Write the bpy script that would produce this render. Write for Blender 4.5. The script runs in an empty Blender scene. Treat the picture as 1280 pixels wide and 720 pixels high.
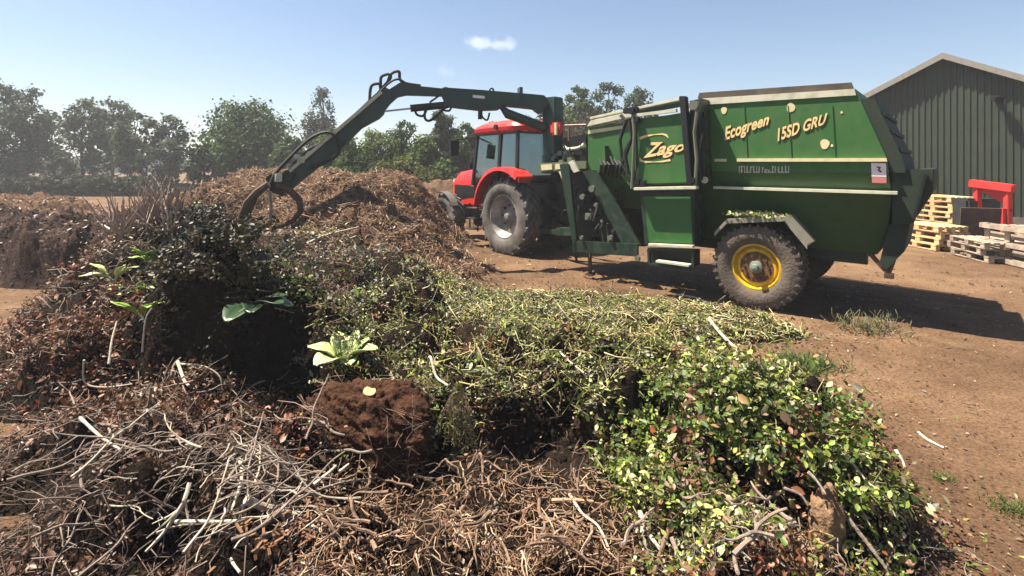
import bpy, bmesh, math, random
import numpy as np
from mathutils import Vector, Matrix

R = math.radians
sc = bpy.context.scene
random.seed(7); rng = np.random.default_rng(7)

# ------------------------------------------------------------------ camera
H = 2.1                                   # eye height
cam = bpy.data.cameras.new('camera'); co = bpy.data.objects.new('camera', cam)
sc.collection.objects.link(co); sc.camera = co
co.location = (0, 0, H); co.rotation_euler = (R(90), 0, 0)
cam.lens = 18; cam.sensor_width = 36; cam.shift_y = -155/1280
cam.clip_start = .05; cam.clip_end = 6000
# ------------------------------------------------------------------ light
SUN_EL = 63.5; SUN_ROT = math.degrees(math.atan2(-.98, .20))
w = bpy.data.worlds.new('World'); sc.world = w; w.use_nodes = True
nt = w.node_tree; bg = nt.nodes['Background']
sky = nt.nodes.new('ShaderNodeTexSky'); sky.sky_type = 'NISHITA'; sky.sun_disc = False
sky.sun_elevation = R(SUN_EL); sky.sun_rotation = R(SUN_ROT)
sky.air_density = 1.0; sky.dust_density = 1.0; sky.ozone_density = 2.6; sky.altitude = 50
bg.inputs[1].default_value = .048
# soft blobs at fixed sky directions: small clouds, last one a flare spot
def sky_dir(px, py): return Vector(((px-640)/640, 1, -(py-205)/640)).normalized()
tc = nt.nodes.new('ShaderNodeTexCoord')
nz = nt.nodes.new('ShaderNodeTexNoise'); nz.inputs['Scale'].default_value = 48; nz.inputs['Detail'].default_value = 6
nt.links.new(tc.outputs['Generated'], nz.inputs['Vector'])
acc = None
for (px, py, rad, st) in ((596, 54, .020, .34), (604, 53, .018, .3), (625, 55, .019, .3), (634, 54, .018, .3), (556, 88, .018, .10)):
    d = sky_dir(px, py)
    dist = nt.nodes.new('ShaderNodeVectorMath'); dist.operation = 'DISTANCE'
    sq = nt.nodes.new('ShaderNodeVectorMath'); sq.operation = 'MULTIPLY'; sq.inputs[1].default_value = (1, 1, 1.6)
    nt.links.new(tc.outputs['Generated'], sq.inputs[0]); nt.links.new(sq.outputs[0], dist.inputs[0]); dist.inputs[1].default_value = (d.x, d.y, d.z*1.6)
    ad = nt.nodes.new('ShaderNodeMath'); ad.operation = 'MULTIPLY_ADD'
    nt.links.new(nz.outputs['Fac'], ad.inputs[0]); ad.inputs[1].default_value = -.050
    nt.links.new(dist.outputs['Value'], ad.inputs[2])
    mr = nt.nodes.new('ShaderNodeMapRange'); mr.interpolation_type = 'SMOOTHSTEP'
    nt.links.new(ad.outputs[0], mr.inputs['Value'])
    mr.inputs['From Min'].default_value = rad-.025-.016; mr.inputs['From Max'].default_value = rad-.025+.004
    mr.inputs['To Min'].default_value = st; mr.inputs['To Max'].default_value = 0
    if acc is None: acc = mr.outputs[0]
    else:
        mx = nt.nodes.new('ShaderNodeMath'); mx.operation = 'MAXIMUM'
        nt.links.new(acc, mx.inputs[0]); nt.links.new(mr.outputs[0], mx.inputs[1]); acc = mx.outputs[0]
mix = nt.nodes.new('ShaderNodeMixRGB'); nt.links.new(acc, mix.inputs[0])
nt.links.new(sky.outputs[0], mix.inputs[1]); mix.inputs[2].default_value = (11, 11, 11, 1)
nt.links.new(mix.outputs[0], bg.inputs[0])

sl = bpy.data.lights.new('sun', 'SUN'); sl.energy = 5; sl.angle = R(.5); sl.color = (1, .90, .74)
so = bpy.data.objects.new('sun', sl); sc.collection.objects.link(so)
se = Vector((-.98*math.cos(R(SUN_EL)), .2*math.cos(R(SUN_EL)), math.sin(R(SUN_EL))))
so.rotation_euler = se.to_track_quat('Z', 'Y').to_euler()
vs = sc.view_settings
vs.view_transform = 'Standard'; vs.look = 'None'; vs.gamma = 1; vs.use_curve_mapping = False; vs.exposure = 1.7

# ------------------------------------------------------------------ helpers
def link(o, parent=None):
    sc.collection.objects.link(o)
    if parent is not None: o.parent = parent
    return o
def tag(o, label=None, cat=None, group=None, kind=None):
    if label: o['label'] = label
    if cat: o['category'] = cat
    if group: o['group'] = group
    if kind: o['kind'] = kind
    return o
def empty(name, loc=(0, 0, 0), rz=0, label=None, cat=None, group=None):
    o = bpy.data.objects.new(name, None); link(o); o.location = loc; o.rotation_euler = (0, 0, rz)
    o.empty_display_size = .3
    return tag(o, label, cat, group)

MATS = {}
KA = .52                                  # scales most surface colours down to balance the raised exposure
def sc3(c): return tuple(v*KA for v in c)
def mat(name, col, rough=.6, metal=0, noise=0, nscale=6, col2=None, bump=0, bscale=None, spec=.5, coat=0):
    if name in MATS: return MATS[name]
    m = bpy.data.materials.new(name); m.use_nodes = True; MATS[name] = m
    col = sc3(col); col2 = sc3(col2) if col2 else None
    n = m.node_tree; b = n.nodes['Principled BSDF']
    b.inputs['Base Color'].default_value = (*col, 1); b.inputs['Roughness'].default_value = rough
    b.inputs['Metallic'].default_value = metal; b.inputs['Specular IOR Level'].default_value = spec
    b.inputs['Coat Weight'].default_value = coat
    t = n.nodes.new('ShaderNodeTexCoord')
    if noise or col2:
        z = n.nodes.new('ShaderNodeTexNoise'); z.inputs['Scale'].default_value = nscale
        z.inputs['Detail'].default_value = 8; z.inputs['Roughness'].default_value = .65
        n.links.new(t.outputs['Object'], z.inputs['Vector'])
        rp = n.nodes.new('ShaderNodeValToRGB')
        c2 = col2 if col2 else tuple(c*(1-noise) for c in col)
        rp.color_ramp.elements[0].position = .38; rp.color_ramp.elements[1].position = .62
        rp.color_ramp.elements[0].color = (*c2, 1); rp.color_ramp.elements[1].color = (*col, 1)
        n.links.new(z.outputs['Fac'], rp.inputs[0]); n.links.new(rp.outputs[0], b.inputs['Base Color'])
    if bump:
        z2 = n.nodes.new('ShaderNodeTexNoise'); z2.inputs['Scale'].default_value = bscale or nscale*3
        z2.inputs['Detail'].default_value = 6
        n.links.new(t.outputs['Object'], z2.inputs['Vector'])
        bp = n.nodes.new('ShaderNodeBump'); bp.inputs['Strength'].default_value = bump; bp.inputs['Distance'].default_value = .03
        n.links.new(z2.outputs['Fac'], bp.inputs['Height']); n.links.new(bp.outputs[0], b.inputs['Normal'])
    return m
def attr_mat(name, trans=.25, rough=.5, spec=.45):
    m = bpy.data.materials.new(name); m.use_nodes = True; MATS[name] = m
    n = m.node_tree; b = n.nodes['Principled BSDF']; out = n.nodes['Material Output']
    a = n.nodes.new('ShaderNodeAttribute'); a.attribute_name = 'tint'
    n.links.new(a.outputs['Color'], b.inputs['Base Color']); b.inputs['Roughness'].default_value = rough
    b.inputs['Specular IOR Level'].default_value = spec
    if trans:
        t = n.nodes.new('ShaderNodeBsdfTranslucent'); n.links.new(a.outputs['Color'], t.inputs['Color'])
        mx = n.nodes.new('ShaderNodeMixShader'); mx.inputs[0].default_value = trans
        n.links.new(b.outputs[0], mx.inputs[1]); n.links.new(t.outputs[0], mx.inputs[2]); n.links.new(mx.outputs[0], out.inputs[0])
    return m

# paint with grime: green machine paint, dusty patches + faded streaks
def paint(name, col, dust=(.22, .17, .10), amt=.35, rough=.42):
    m = bpy.data.materials.new(name); m.use_nodes = True; MATS[name] = m
    col = sc3(col); dust = sc3(dust)
    n = m.node_tree; b = n.nodes['Principled BSDF']
    t = n.nodes.new('ShaderNodeTexCoord')
    mp = n.nodes.new('ShaderNodeMapping'); mp.inputs['Scale'].default_value = (5, 5, .7)
    z = n.nodes.new('ShaderNodeTexNoise'); z.inputs['Scale'].default_value = 1.6; z.inputs['Detail'].default_value = 9
    n.links.new(t.outputs['Object'], mp.inputs[0]); n.links.new(mp.outputs[0], z.inputs[0])
    z2 = n.nodes.new('ShaderNodeTexNoise'); z2.inputs['Scale'].default_value = 9; z2.inputs['Detail'].default_value = 8
    n.links.new(t.outputs['Object'], z2.inputs[0])
    mul = n.nodes.new('ShaderNodeMath'); mul.operation = 'MULTIPLY'
    n.links.new(z.outputs[0], mul.inputs[0]); n.links.new(z2.outputs[0], mul.inputs[1])
    mr = n.nodes.new('ShaderNodeMapRange'); n.links.new(mul.outputs[0], mr.inputs[0])
    mr.inputs[1].default_value = .2; mr.inputs[2].default_value = .42; mr.inputs[4].default_value = amt
    mx = n.nodes.new('ShaderNodeMixRGB'); n.links.new(mr.outputs[0], mx.inputs[0])
    mx.inputs[1].default_value = (*col, 1); mx.inputs[2].default_value = (*dust, 1)
    n.links.new(mx.outputs[0], b.inputs['Base Color'])
    r2 = n.nodes.new('ShaderNodeMapRange'); n.links.new(mr.outputs[0], r2.inputs[0]); r2.inputs[2].default_value = max(amt, .01)
    r2.inputs[3].default_value = rough; r2.inputs[4].default_value = .85
    n.links.new(r2.outputs[0], b.inputs['Roughness'])
    bp = n.nodes.new('ShaderNodeBump'); bp.inputs['Strength'].default_value = .12; bp.inputs['Distance'].default_value = .02
    z3 = n.nodes.new('ShaderNodeTexNoise'); z3.inputs['Scale'].default_value = 2.5; n.links.new(t.outputs['Object'], z3.inputs[0])
    n.links.new(z3.outputs[0], bp.inputs['Height']); n.links.new(bp.outputs[0], b.inputs['Normal'])
    return m

GREEN = paint('green_paint', (.036, .190, .028), dust=(.20, .20, .08), amt=.16, rough=.5)
DGREEN = paint('dark_green_paint', (.012, .042, .022), amt=.14)
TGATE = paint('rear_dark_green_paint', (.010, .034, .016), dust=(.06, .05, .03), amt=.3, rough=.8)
HULLSHADE = paint('shade_dark_hull_green', (.026, .125, .030), amt=.14)  # body green darkened to paint in the shade of the lower hull
TEAL = paint('crane_green_paint', (.018, .066, .052), dust=(.12, .12, .09), amt=.16)
RED = paint('red_paint', (.95, .025, .02), amt=.18, rough=.3)
RED2 = paint('faded_red_paint', (1.1, .05, .045), amt=.15, rough=.5)
ARMG = paint('grey_green_steel', (.20, .22, .16), amt=.3)
CREAM = paint('cream_paint', (1.2, 1.05, .60), amt=.25, rough=.5)
PALE = paint('pale_metal', (1.0, .98, .76), amt=.35, rough=.5)
BLACKM = mat('black_metal', (.018, .018, .02), .45, .2, noise=.4)
RUBBER = mat('rubber_hose', (.015, .015, .016), .75)
TYRE = mat('dusty_tyre', (.22, .165, .13), .9, noise=.1, nscale=4, col2=(.12, .095, .08), bump=.4, bscale=30)
TYRE_D = mat('tractor_tyre', (.26, .235, .21), .9, nscale=3, col2=(.09, .08, .07), bump=.3, bscale=30)
YRIM = mat('yellow_rim', (1.3, .82, .03), .45, nscale=5, col2=(.85, .45, .03), bump=.1)
SRIM = mat('silver_rim', (.60, .58, .55), .45, .3, nscale=4, col2=(.30, .27, .24))
CHROME = mat('cylinder_rod', (.5, .5, .5), .3, .9)
RUST = mat('rusty_steel', (.16, .07, .035), .8, nscale=8, col2=(.08, .045, .03), bump=.3)
RUBTOP = mat('weathered_board', (.16, .115, .085), .8, nscale=4, col2=(.10, .075, .06), bump=.2)
YTXT = mat('yellow_lettering', (1.45, 1.10, .48), .5, noise=.15, nscale=12)
OTXT = mat('dark_lettering_edge', (.16, .05, .015), .6)
WHITE = mat('white_sticker', (1.4, 1.36, 1.36), .5, noise=.12, nscale=12)
PINK = mat('red_sticker', (.8, .28, .26), .5)
GLASS = None
def glass_mat():
    m = bpy.data.materials.new('cab_glass'); m.use_nodes = True
    n = m.node_tree; b = n.nodes['Principled BSDF']
    n.nodes.remove(b); b = n.nodes.new('ShaderNodeBsdfGlossy'); b.inputs['Roughness'].default_value = .03; b.inputs[0].default_value = (.9, 1, 1, 1)
    tr = n.nodes.new('ShaderNodeBsdfTransparent'); tr.inputs[0].default_value = (.48, .60, .58, 1)
    mx = n.nodes.new('ShaderNodeMixShader'); mx.inputs[0].default_value = .16
    n.links.new(tr.outputs[0], mx.inputs[1]); n.links.new(b.outputs[0], mx.inputs[2]); n.links.new(mx.outputs[0], n.nodes['Material Output'].inputs[0])
    return m
GLASS = glass_mat()

class MB:
    """collects shapes in one mesh"""
    def __init__(s): s.v = []; s.f = []
    def add(s, vs_, fs):
        b = len(s.v); s.v += [tuple(v) for v in vs_]; s.f += [tuple(i+b for i in f) for f in fs]; return s
    def box(s, c, d, rot=None):
        x, y, z = d[0]/2, d[1]/2, d[2]/2
        P = [Vector(p) for p in ((-x,-y,-z),(x,-y,-z),(x,y,-z),(-x,y,-z),(-x,-y,z),(x,-y,z),(x,y,z),(-x,y,z))]
        if rot is not None: P = [rot @ p for p in P]
        c = Vector(c)
        return s.add([p+c for p in P], [(0,3,2,1),(4,5,6,7),(0,1,5,4),(1,2,6,5),(2,3,7,6),(3,0,4,7)])
    def bar(s, a, b, wd, ht=None, up=(0,0,1)):
        a, b = Vector(a), Vector(b); ht = ht or wd; d = b-a; L = d.length
        if L < 1e-6: return s
        X = d/L; U = Vector(up); Y = U.cross(X)
        if Y.length < 1e-3: Y = Vector((0,1,0)).cross(X)
        Y.normalize(); Z = X.cross(Y)
        M = Matrix((X, Y, Z)).transposed()
        return s.box((a+b)/2, (L, wd, ht), M)
    def prism(s, pts, off):       # planar polygon extruded by vector off
        n = len(pts); off = Vector(off); A = [Vector(p) for p in pts]; B = [p+off for p in A]
        return s.add(A+B, [tuple(range(n))[::-1], tuple(range(n, 2*n))]+[(i, (i+1) % n, n+(i+1) % n, n+i) for i in range(n)])
    def tube(s, pts, r, n=8, cap=True):
        pts = [Vector(p) for p in pts]; rs = r if isinstance(r, (list, tuple)) else [r]*len(pts)
        rings = []; prev = None
        for i, p in enumerate(pts):
            t = (pts[min(i+1, len(pts)-1)]-pts[max(i-1, 0)]).normalized()
            if prev is None:
                a = t.orthogonal().normalized()
            else:
                a = prev - t*prev.dot(t)
                a = a.normalized() if a.length > 1e-4 else t.orthogonal().normalized()
            prev = a; b = t.cross(a)
            rings.append([p+(a*math.cos(k*2*math.pi/n)+b*math.sin(k*2*math.pi/n))*rs[i] for k in range(n)])
        base = [v for ring in rings for v in ring]; fs = []
        for i in range(len(pts)-1):
            for k in range(n):
                k2 = (k+1) % n; fs.append((i*n+k, i*n+k2, (i+1)*n+k2, (i+1)*n+k))
        if cap: fs += [tuple(range(n))[::-1], tuple(range((len(pts)-1)*n, len(pts)*n))]
        return s.add(base, fs)
    def lathe(s, prof, n=40, c=(0,0,0), axis='Y'):  # prof: (axial, radius) closed loop
        m = len(prof); V = []; c = Vector(c)
        for i in range(n):
            a = 2*math.pi*i/n
            for (u, r) in prof:
                V.append(c+(Vector((r*math.cos(a), u, r*math.sin(a))) if axis == 'Y' else Vector((r*math.cos(a), r*math.sin(a), u))))
        fs = []
        for i in range(n):
            j = (i+1) % n
            for k in range(m):
                k2 = (k+1) % m; fs.append((i*m+k, i*m+k2, j*m+k2, j*m+k))
        return s.add(V, fs)
    def disc(s, c, r, th, n=24, axis='Y'):
        prof = [(-th/2, .0005), (-th/2, r), (th/2, r), (th/2, .0005)]
        return s.lathe(prof, n, c, axis)
    def build(s, name, m, parent=None, smooth=False, bevel=0, label=None):
        me = bpy.data.meshes.new(name); me.from_pydata(s.v, [], s.f); me.materials.append(m)
        bm = bmesh.new(); bm.from_mesh(me); bmesh.ops.recalc_face_normals(bm, faces=bm.faces)
        if bevel:
            bmesh.ops.bevel(bm, geom=bm.edges[:], offset=bevel, segments=2, affect='EDGES', clamp_overlap=True)
        bm.to_mesh(me); bm.free()
        if smooth:
            for p in me.polygons: p.use_smooth = True
            try: me.set_sharp_from_angle(angle=R(35))
            except Exception: pass
        o = bpy.data.objects.new(name, me); link(o, parent)
        if label: o['label'] = label
        return o

def npmesh(name, V, F, m, cols=None, parent=None, smooth=False):
    """V (n,3), F (k,4) quads, cols (n,3)"""
    V = np.asarray(V, np.float32); F = np.asarray(F, np.int32)
    me = bpy.data.meshes.new(name); me.vertices.add(len(V)); me.vertices.foreach_set('co', V.ravel())
    q = F.shape[1]
    me.loops.add(F.size); me.loops.foreach_set('vertex_index', F.ravel())
    me.polygons.add(len(F)); me.polygons.foreach_set('loop_start', np.arange(0, F.size, q, dtype=np.int32))
    me.update(calc_edges=True)
    if cols is not None:
        a = me.color_attributes.new('tint', 'FLOAT_COLOR', 'POINT')
        c = np.ones((len(V), 4), np.float32); c[:, :3] = np.asarray(cols)*KA; a.data.foreach_set('color', c.ravel())
    if smooth: me.polygons.foreach_set('use_smooth', np.ones(len(F), bool))
    me.materials.append(m); me.validate()
    o = bpy.data.objects.new(name, me); link(o, parent); return o

# smooth value noise
_perm = rng.random((256, 256))
def vnoise(x, y, s=1.0, ox=0):
    x = np.asarray(x)*s+ox+100; y = np.asarray(y)*s+ox*1.7+100
    xi = np.floor(x).astype(int); yi = np.floor(y).astype(int); fx = x-xi; fy = y-yi
    fx = fx*fx*(3-2*fx); fy = fy*fy*(3-2*fy)
    g = lambda a, b: _perm[a % 256, b % 256]
    return (g(xi, yi)*(1-fx)+g(xi+1, yi)*fx)*(1-fy)+(g(xi, yi+1)*(1-fx)+g(xi+1, yi+1)*fx)*fy-.5
def fbm(x, y, s=1.0, o=5, ox=0):
    t = 0; a = 1
    for i in range(o): t = t+a*vnoise(x, y, s*2**i, ox+i*13); a *= .55
    return t
def proj(p):      # design aid: photo pixel of a world point
    return 640+640*p[..., 0]/p[..., 1], 205-640*(p[..., 2]-H)/p[..., 1]
def wp(px, py, Y): return Vector(((px-640)/640*Y, Y, H-(py-205)/640*Y))

# ------------------------------------------------------------------ ground
def rut(x, y):
    r = 0
    for off in (.2, .55, 2.2, 2.5):
        d = (x-3.46)*.656+(y-7.3)*.755-off+.25*np.sin((x*.755-y*.656)*.5+off); s = (x-3.46)*.755-(y-7.3)*.656
        r = r-.035*np.exp(-(d/.13)**2)+.02*np.exp(-((np.abs(d)-.26)/.09)**2)
    return r*np.clip(1-np.hypot(x-4, y-6)/16, 0, 1)
def ground_z(x, y): return rut(x, y)+ .035*fbm(x, y, .5, 5, 3)+.012*fbm(x, y, 4, 3, 9)
def build_ground():
    m = bpy.data.materials.new('dirt_yard'); m.use_nodes = True; n = m.node_tree; b = n.nodes['Principled BSDF']
    t = n.nodes.new('ShaderNodeTexCoord')
    def noise(s, d=8, r=.6):
        z = n.nodes.new('ShaderNodeTexNoise'); z.inputs['Scale'].default_value = s; z.inputs['Detail'].default_value = d; z.inputs['Roughness'].default_value = r
        n.links.new(t.outputs['Object'], z.inputs[0]); return z.outputs[0]
    def ramp(f, stops):
        rp = n.nodes.new('ShaderNodeValToRGB'); e = rp.color_ramp.elements
        e[0].position, e[0].color = stops[0][0], (*stops[0][1], 1); e[1].position, e[1].color = stops[-1][0], (*stops[-1][1], 1)
        for p, c in stops[1:-1]: k = e.new(p); k.color = (*c, 1)
        n.links.new(f, rp.inputs[0]); return rp.outputs[0]
    a = ramp(noise(.45, 10, .7), [(.36, (.066, .037, .021)), (.5, (.112, .068, .040)), (.64, (.165, .106, .063))])
    s = ramp(noise(38, 6, .75), [(.34, (.45, .38, .32)), (.5, (1, 1, 1)), (.66, (1.5, 1.4, 1.25))])
    mx = n.nodes.new('ShaderNodeMixRGB'); mx.blend_type = 'MULTIPLY'; mx.inputs[0].default_value = 1
    n.links.new(a, mx.inputs[1]); n.links.new(s, mx.inputs[2])
    n.links.new(mx.outputs[0], b.inputs['Base Color']); b.inputs['Roughness'].default_value = .95; b.inputs['Specular IOR Level'].default_value = .15
    bp = n.nodes.new('ShaderNodeBump'); bp.inputs['Strength'].default_value = .7; bp.inputs['Distance'].default_value = .03
    n.links.new(noise(22, 8, .7), bp.inputs['Height']); n.links.new(bp.outputs[0], b.inputs['Normal'])
    # polar-like sheet: fine near, reaching the horizon far away
    rs = np.concatenate([[.01], np.geomspace(1.2, 40, 420), np.geomspace(50, 5000, 14)]); th = np.linspace(0, 2*np.pi, 901)[:-1]
    RR, T = np.meshgrid(rs, th, indexing='ij'); X = RR*np.cos(T); Y = RR*np.sin(T)+.0
    Z = ground_z(X, Y)*np.clip((60-RR)/30, 0, 1)
    V = np.stack([X, Y, Z], -1).reshape(-1, 3); nt_ = len(th); F = []
    i, j = np.meshgrid(np.arange(len(rs)-1), np.arange(nt_), indexing='ij'); j2 = (j+1) % nt_
    F = np.stack([i*nt_+j, (i+1)*nt_+j, (i+1)*nt_+j2, i*nt_+j2], -1).reshape(-1, 4)
    o = npmesh('ground', V, F, m, smooth=True); tag(o, kind='structure')
build_ground()

# ------------------------------------------------------------------ building
def build_shed():
    rd = Vector((12.66*17.5/15, 17.5, 0)); wd = Vector((-.66, .75, 0)).normalized(); nb = Vector((.75, .66, 0)).normalized()
    zr = 5.75; sl_ = .52; hw = 6.0; L = 28
    root = empty('farm_shed', rd, 0, 'large dark green ribbed metal shed with pale roof edge behind the pallets', 'shed')
    # ribbed gable wall: trapezoidal sheet profile
    mt = mat('shed_sheeting', (.040, .062, .030), .65, nscale=1.2, col2=(.026, .042, .022), bump=.05)
    def wall(p0, d, ext, ztop, outward):
        V = []; F = []; u = -ext[0]; pitch = .17; k = 0
        us = []
        x = ext[0]
        while x < ext[1]:
            for du, off in ((0, 0), (.05, 0), (.065, .03), (.125, .03), (.14, 0)):
                us.append((x+du, off))
            x += pitch
        for (u_, off) in us:
            p = p0+d*u_+outward*off
            V += [(p.x, p.y, -.05), (p.x, p.y, ztop(u_))]
        for i in range(len(us)-1): F.append((2*i, 2*i+2, 2*i+3, 2*i+1))
        return V, F
    z0 = Vector((0, 0, 0))
    V, F = wall(z0, wd, (-hw, hw), lambda u: zr-abs(u)*sl_-.03, -nb)
    mb = MB(); mb.add(V, F); mb.build('wall', mt, root)
    for sg in (-1, 1):
        c = wd*hw*sg; V, F = wall(c, nb, (0, L), lambda u: zr-hw*sl_-.03, wd*sg)
        mb = MB(); mb.add(V, F); mb.build('wall', mt, root)
    # base plinth
    mb = MB(); mb.bar(-wd*hw-nb*.07+Vector((0,0,.2)), wd*hw-nb*.07+Vector((0,0,.2)), .05, .45)
    mb.build('plinth', mat('shed_plinth', (.20, .19, .17), .9, noise=.4), root)
    rm = mat('roof_sheet', (.30, .29, .27), .7, nscale=2, col2=(.24, .23, .21))
    mb = MB()
    for sg in (-1, 1):
        a = Vector((0, 0, zr+.02)); b = wd*sg*(hw+.25)+Vector((0, 0, zr-(hw+.25)*sl_+.02))
        mb.prism([a-nb*.25, b-nb*.25, b+nb*L, a+nb*L], (0, 0, .06))
    mb.build('roof', rm, root)
    mb = MB(); tm = paint('shed_trim', (.42, .40, .36), amt=.3, rough=.6)
    for sg in (-1, 1):
        a = Vector((0, 0, zr+.10)); b = wd*sg*(hw+.25)+Vector((0, 0, zr-(hw+.25)*sl_+.10))
        mb.prism([a-nb*.27, b-nb*.27, b-nb*.27+Vector((0,0,-.19)), a-nb*.27+Vector((0,0,-.19))], -nb*.03)
        mb.prism([a-nb*.3, b-nb*.3, b+nb*.1, a+nb*.1], (0, 0, .015))
    mb.build('roof_trim', tm, root)
    # wall lamp: bracket, head
    u = -1.35; p = wd*u-nb*.05+Vector((0, 0, 4.2))
    lr = MB(); lr.bar(p, p-nb*.22+Vector((0, 0, .05)), .04); lr.box(p, (.14, .14, .2)); l = lr.build('wall_lamp', BLACKM, root)
    h = MB(); q = p-nb*.25+Vector((0, 0, -.02)); h.box(q, (.3, .22, .16), Matrix.Rotation(R(20), 3, 'X')); h.build('lamp_head', BLACKM, l, bevel=.02)
build_shed()

# ------------------------------------------------------------------ trees
LEAF = attr_mat('tree_leaves', .35, .65, .15)
BARK = mat('tree_bark', (.10, .08, .06), .9, nscale=6, col2=(.055, .045, .035), bump=.4)
BARKP = mat('birch_bark', (.32, .30, .26), .9, nscale=6, col2=(.12, .11, .10), bump=.3)
def leaf_quads(P, N, size, asp=.6, rg=None):
    """folded six-vertex leaves at P with random orientation (N = facing bias)"""
    rg = rg or rng; n = len(P)
    d = rg.normal(size=(n, 3)); d /= np.linalg.norm(d, axis=1, keepdims=True)+1e-9
    nn = N+rg.normal(size=(n, 3))*.75; nn /= np.linalg.norm(nn, axis=1, keepdims=True)+1e-9
    d = d-nn*(d*nn).sum(1, keepdims=True); d /= np.linalg.norm(d, axis=1, keepdims=True)+1e-9
    s = np.cross(nn, d); L = size[:, None]; W = L*asp
    a = P-d*L*.5; b = P+d*L*.5; m = P-nn*L*.06
    v = np.stack([a, P-d*L*.12+s*W*.5+nn*L*.08, P+d*L*.2+s*W*.42+nn*L*.08, b, P+d*L*.2-s*W*.42+nn*L*.08, P-d*L*.12-s*W*.5+nn*L*.08], 1)
    i = np.arange(n)[:, None]*6
    F = np.concatenate([i+np.array([[0, 1, 2, 3]]), i+np.array([[0, 3, 4, 5]])], 0)
    return v.reshape(-1, 3), F
def tints(n, pal, var=.25, rep=6):
    pal = np.array(pal); c = pal[rng.integers(0, len(pal), n)]*(1+var*(rng.random((n, 1))*2-1))
    c = c*(1+.08*rng.normal(size=(n, 3))); return np.repeat(np.clip(c, .003, .95), rep, 0)

def tree(name, label, cat, px, Y, top_py, wpx, pal, nleaf=5000, leaf=.3, base=.35, group=None, open_=.5, shape='round', bark=None, clumps=26, seed=1, trunk=True, crop=1.0):
    rg = np.random.default_rng(seed)
    x = (px-640)/640*Y; h = H+(205-top_py)/640*Y; W = wpx/640*Y/2
    root = empty(name, (x, Y, 0), 0, label, cat, group)
    cz0 = h*base; C = []; 
    for k in range(clumps):
        t = (k+.5)/clumps; z = cz0+(h-cz0)*t*.93
        if shape == 'round': prof = math.sqrt(max(.04, 1-(2*t-1)**2*.92))
        elif shape == 'tall': prof = .45+.55*math.sin(math.pi*min(1, t*.8+.15))
        elif shape == 'birch': prof = .95*(1-t)**.7+.12
        else: prof = math.sqrt(max(.05, 1-t**2.2))
        a = k*2.399+rg.random()*1.0; rr = W*prof*(.30+.55*rg.random())
        C.append((rr*math.cos(a), rr*math.sin(a)*.8, z, (W*prof*(.26+.26*rg.random())+.12*W)*(.72 if open_ > .8 else 1)))
    C = np.array(C)
    idx = rg.choice(len(C), nleaf, p=(C[:, 3]**2)/(C[:, 3]**2).sum())
    d = rg.normal(size=(nleaf, 3)); d /= np.linalg.norm(d, axis=1, keepdims=True)
    r = (rg.random(nleaf)**(.45))*(1+.28*rg.normal(size=nleaf)*open_)
    st = np.array([1, 1, .8 if shape != 'birch' else 1.5])
    P = C[idx, :3]+d*(C[idx, 3]*r)[:, None]*st
    if shape == 'birch': P[:, 2] -= (r**2)*.5*C[idx, 3]
    P[:, 2] = np.clip(P[:, 2], .1, None)
    keep = vnoise(P[:, 0]+seed*3, P[:, 2]+P[:, 1]*.6, 1.6/ max(.6, W*.5), seed) > -.28+.12*open_
    P = P[keep]; nl = len(P)
    N = d[keep]*.7+np.array([0, 0, .5])
    sz = leaf*(.6+.8*rg.random(nl)); v, F = leaf_quads(P, N, sz, .7, rg)
    clump_t = np.clip(1+.36*rg.normal(size=len(C)), .35, 1.9)[idx[keep]]
    pc = np.array(pal)[rg.integers(0, len(pal), nl)]*clump_t[:, None]*(1+.25*(rg.random((nl, 1))*2-1))
    npmesh('crown', v, F, LEAF, np.repeat(np.clip(pc, .004, .9), 6, 0), root)
    if trunk:
        mb = MB(); tr = max(.06, h*.018)
        bend = [(0, 0, 0)]+[(W*.1*math.sin(seed+k), W*.08*math.cos(seed*2+k), h*.86*k/6) for k in range(1, 7)]
        mb.tube(bend, [tr*(1.15-.16*k) for k in range(7)], 7)
        for k in range(0, len(C), 2):
            c = C[k]; q = min(5, max(1, int(c[2]/(h*.86)*6)-1)); b = Vector(bend[q])
            e = Vector(c[:3]); m_ = (b+e)/2+Vector((0, 0, -.08*W))
            mb.tube([b, m_, e], [tr*.42, tr*.28, tr*.1], 5)
        mb.build('trunk', bark or BARK, root, smooth=True)
    return root
G1 = [(.07, .125, .03), (.09, .15, .04), (.055, .09, .028), (.12, .18, .055)]
G2 = [(.12, .19, .04), (.16, .24, .055), (.08, .14, .03), (.21, .28, .08)]
GG = [(.10, .135, .07), (.13, .16, .09), (.075, .10, .055), (.16, .20, .11)]
GO = [(.18, .22, .06), (.24, .25, .08), (.13, .15, .045)]
# left row
TL = [(-15, 38, 98, 110, 'tallest hazy tree at the far left edge of the yard', 'tall'),
      (28, 40, 104, 78, 'tall grey-green tree second from the left edge', 'tall'),
      (66, 43, 138, 66, 'shorter loose-crowned tree between two taller ones at left', 'tall'),
      (103, 40, 119, 70, 'open-crowned tree with sky showing through, left of the middle of the row', 'tall'),
      (140, 42, 121, 62, 'slender open tree in the middle of the left row', 'tall'),
      (166, 39, 134, 52, 'narrow tree with bare lower trunk beside the gap of sky', 'tall'),
      (207, 38, 140, 66, 'dark compact tree at the right end of the left row', 'tall')]
for i, (px, Y, tp_, wd_, lab, sh) in enumerate(TL):
    tree('broadleaf_tree', lab, 'tree', px, Y, tp_, wd_, GG, 4200 if i > 1 else 9000, .23, .12 if i < 2 else .2, 'row of trees on the left', 1.1, sh, clumps=20 if i > 1 else 30, seed=11+i)
tree('oak_tree', 'broad round dark green tree behind the wood chip mound', 'tree', 308, 33, 127, 112, G1, 15000, .19, .12, None, .7, 'round', clumps=40, seed=31)
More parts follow.
